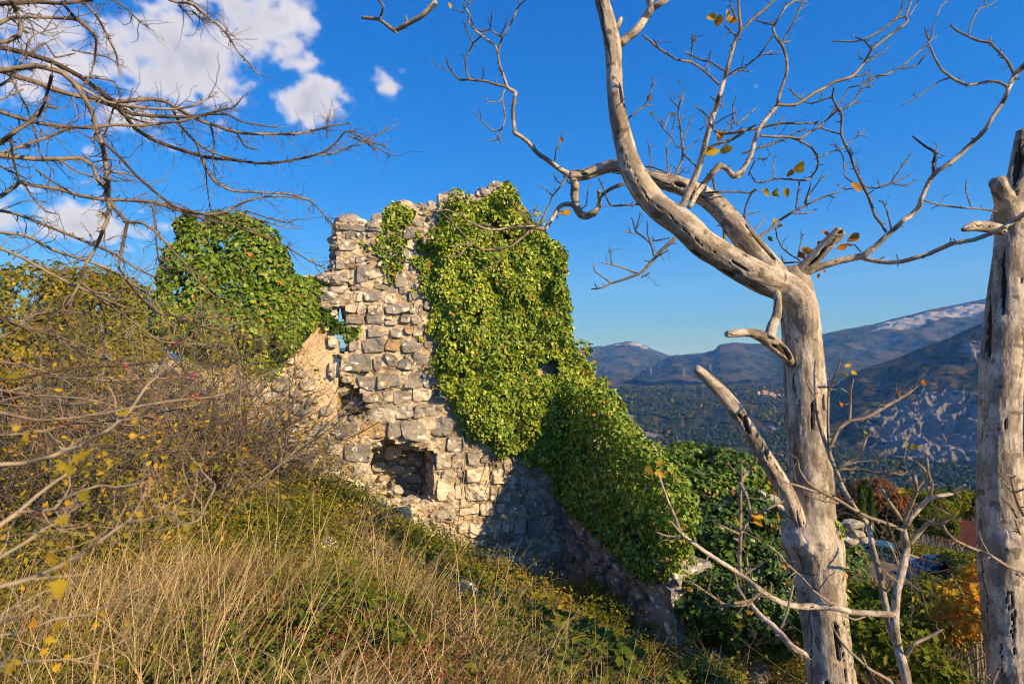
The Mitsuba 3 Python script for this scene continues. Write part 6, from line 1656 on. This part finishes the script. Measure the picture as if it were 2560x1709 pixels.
herbs('weeds', 'small green and yellowing weeds growing through the grass near the wall foot', 'weeds', 34000, (-5, 1.2), (3.2, 8.6), lambda x, y, s: np.clip((fbm(np.column_stack([x * .9, y * .9, x * 0 + 2]), 3, 12) - .36) * 5, 0, 1), (.06, .34), (.016, .040), .24, .14)
herbs('yellow_herbs', 'yellow-leaved herbs scattered over the upper bank', 'herbs', 15000, (-4.5, 1.0), (4.0, 8.4), lambda x, y, s: np.clip((fbm(np.column_stack([x * 1.1, y * 1.1, x * 0 + 7]), 3, 15) - .46) * 5, 0, 1), (.06, .22), (.02, .045), .44, .08, SMALL, 5)
herbs('dead_herbs', 'brown withered herbs mixed through the middle of the bank', 'withered herbs', 17000, (-4.5, 1.3), (3.0, 8.2), lambda x, y, s: np.clip((fbm(np.column_stack([x * 1.2, y * 1.2, x * 0 + 11]), 3, 25) - .38) * 4, 0, 1), (.04, .2), (.012, .03), 1.0, .015, SMALL, 6)
herbs('creeping_plants', 'dark green creeping leaves low in the straw in the foreground', 'plants', 7000, (-3.5, 1.4), (1.8, 5.2), lambda x, y, s: np.clip((fbm(np.column_stack([x * 1.5, y * 1.5, x * 0 + 4]), 3, 18) - .53) * 7, 0, 1), (.04, .20), (.022, .05), .18, .10, OVATE, 5)
herbs('rubble_weeds', 'small weeds and moss over the rubble at the bottom right', 'weeds', 7000, (.9, 3.2), (3.2, 6.2), lambda x, y, s: .8 + 0 * x, (.03, .14), (.015, .035), .22, .14, SMALL, 6)
herbs('pit_weeds', 'shaded weeds in the hollow between the bank and the side wall', 'weeds', 1300, (-.4, 2.6), (3.8, 9.0), lambda x, y, s: smooth(1.3, 2.2, s) * .8, (.05, .25), (.02, .05), .22, .14, OVATE, 5)


def bramble(label, spots, seed, h=.45, size=(.05, .09), n=9, tone=.16):
    k = thing('bramble', label, 'bramble')
    rr = np.random.default_rng(seed)
    canes, lf = MB(), MB()
    for (x, y) in spots:
        b = np.array([x, y, float(ground_z(x, y))])
        for _ in range(n):
            a = rr.uniform(0, 6.28)
            d = np.array([math.cos(a), math.sin(a), 0])
            L = h * rr.uniform(.7, 1.6)
            pts = np.array([b, b + d * L * .25 + [0, 0, h * .7], b + d * L * .65 + [0, 0, h * .95], b + d * L * 1.1 + [0, 0, h * .55]]) + rr.normal(0, .03, (4, 3))
            S = spline(np.column_stack([pts, [.004, .0035, .003, .0018]]), .03)
            canes.add(*tube(S, 5, True, (.30, .95 if rr.random() < .5 else .3), rough=.1))
            i = rr.choice(np.arange(3, len(S)), min(len(S) - 3, 11), replace=False)
            for j in i:
                o = rr.normal(0, .6, 3)
                for q in range(3):
                    U = unit(np.array([math.cos(a + (q - 1) * 1.2), math.sin(a + (q - 1) * 1.2), -.15]) + rr.normal(0, .25, 3))
                    lf.add(*leaves((S[j, :3] + U * .018 + [0, 0, .01])[None], (np.array([0, -.3, .9]) + o * .5)[None], U[None], rr.uniform(*size) * (1 if q == 1 else .8), [[np.clip(rr.normal(tone, .10), 0, 1), 0]], BR))
    obj('canes', canes, 'm_twig', k)
    obj('foliage', lf, 'm_leaf', k, kind='stuff')


tv, tf = OVATE
_m = trimesh.Trimesh(tv * [1.15, 1, 1], tf, process=False).subdivide()
_v = np.array(_m.vertices)
_v[:, 2] += .05 * np.sin(_v[:, 1] * 16) * np.abs(_v[:, 0]) * 2 - .15 * _v[:, 0] ** 2
BR = (_v, np.array(_m.faces))
bramble('bramble with big toothed green leaves at the bottom edge, centre of the picture', [(.30, 4.1), (.48, 4.15), (.15, 4.3)], 301, .32, (.055, .10), 8)
bramble('bramble with pale green leaves at the near rim of the dark hollow', [(1.0, 4.7), (1.05, 4.9)], 302, .46, (.06, .10), 4)
bramble('yellowing bramble on the crest of the bank before the hollow', [(.05, 5.6), (-.2, 5.9), (.15, 5.2)], 303, .35, (.03, .06), 8, .34)
bramble('small dark bramble among the straw left of the bottom centre', [(-.9, 3.5), (-.75, 3.3)], 304, .25, (.035, .06), 7, .20)

rocks_ = [(1165, 1495, 5.6, .17, 'pale weathered boulder on the bank crest left of the dark hollow'), (1120, 1450, 5.9, .11, 'small pale stone just above the boulder on the bank crest'), (1130, 1435, 6.1, .08, 'smallest stone above the boulder on the bank crest'), (715, 1195, 6.6, .11, 'white stone in the grass left of the low masonry'), (810, 1365, 5.6, .11, 'pale stone half sunk in the middle of the bank'), (690, 1215, 6.4, .06, 'small stone beside the white one left of the masonry'),
          (1000, 1300, 7.2, .22, 'broad pale fallen block below the niche'), (930, 1270, 7.2, .16, 'fallen white block at the left foot of the niche'), (1060, 1340, 7.1, .15, 'fallen stone below the right jamb of the niche'), (1120, 1390, 7.2, .12, 'fallen stone at the foot of the vine-covered wall'),
          (1730, 1625, 4.6, .10, 'grey boulder below the near end of the side wall'), (1790, 1645, 4.5, .12, 'dark boulder right of centre in the bottom rubble'), (1890, 1685, 4.3, .14, 'large dark boulder at the foot of the big trunk'), (1440, 1590, 5.8, .14, 'dark stone in the hollow under the side wall'), (650, 1180, 6.5, .10, 'pale stone lost in the grass at the thicket foot'), (470, 1040, 6.4, .3, 'blue-white rock behind the stems of the thicket')]
for i, (px, py, Y, s, lb) in enumerate(rocks_):
    Ys = np.linspace(3.0, 8.0, 600)
    L_ = at(px, py, Ys)
    hit = np.nonzero(L_[:, 2] < ground_z(L_[:, 0], L_[:, 1]) + s * (.25 if i < 10 else -.15))[0]
    c = at(px, py, Ys[hit[0]] if len(hit) and i < 13 and i not in (6, 7, 8, 9) else Y)
    k = key_for('stone')
    v, f = rock(c, [s * 1.25, s, s * .8], 800 + i, 4 if s > .15 else 3)
    scene[k] = mikit.ply((v, f), 'm_stone', smooth=True, uv=np.tile([[.85 if i < 10 else .30, .3]], (len(v), 1)))
    tag(k, lb, 'stone')
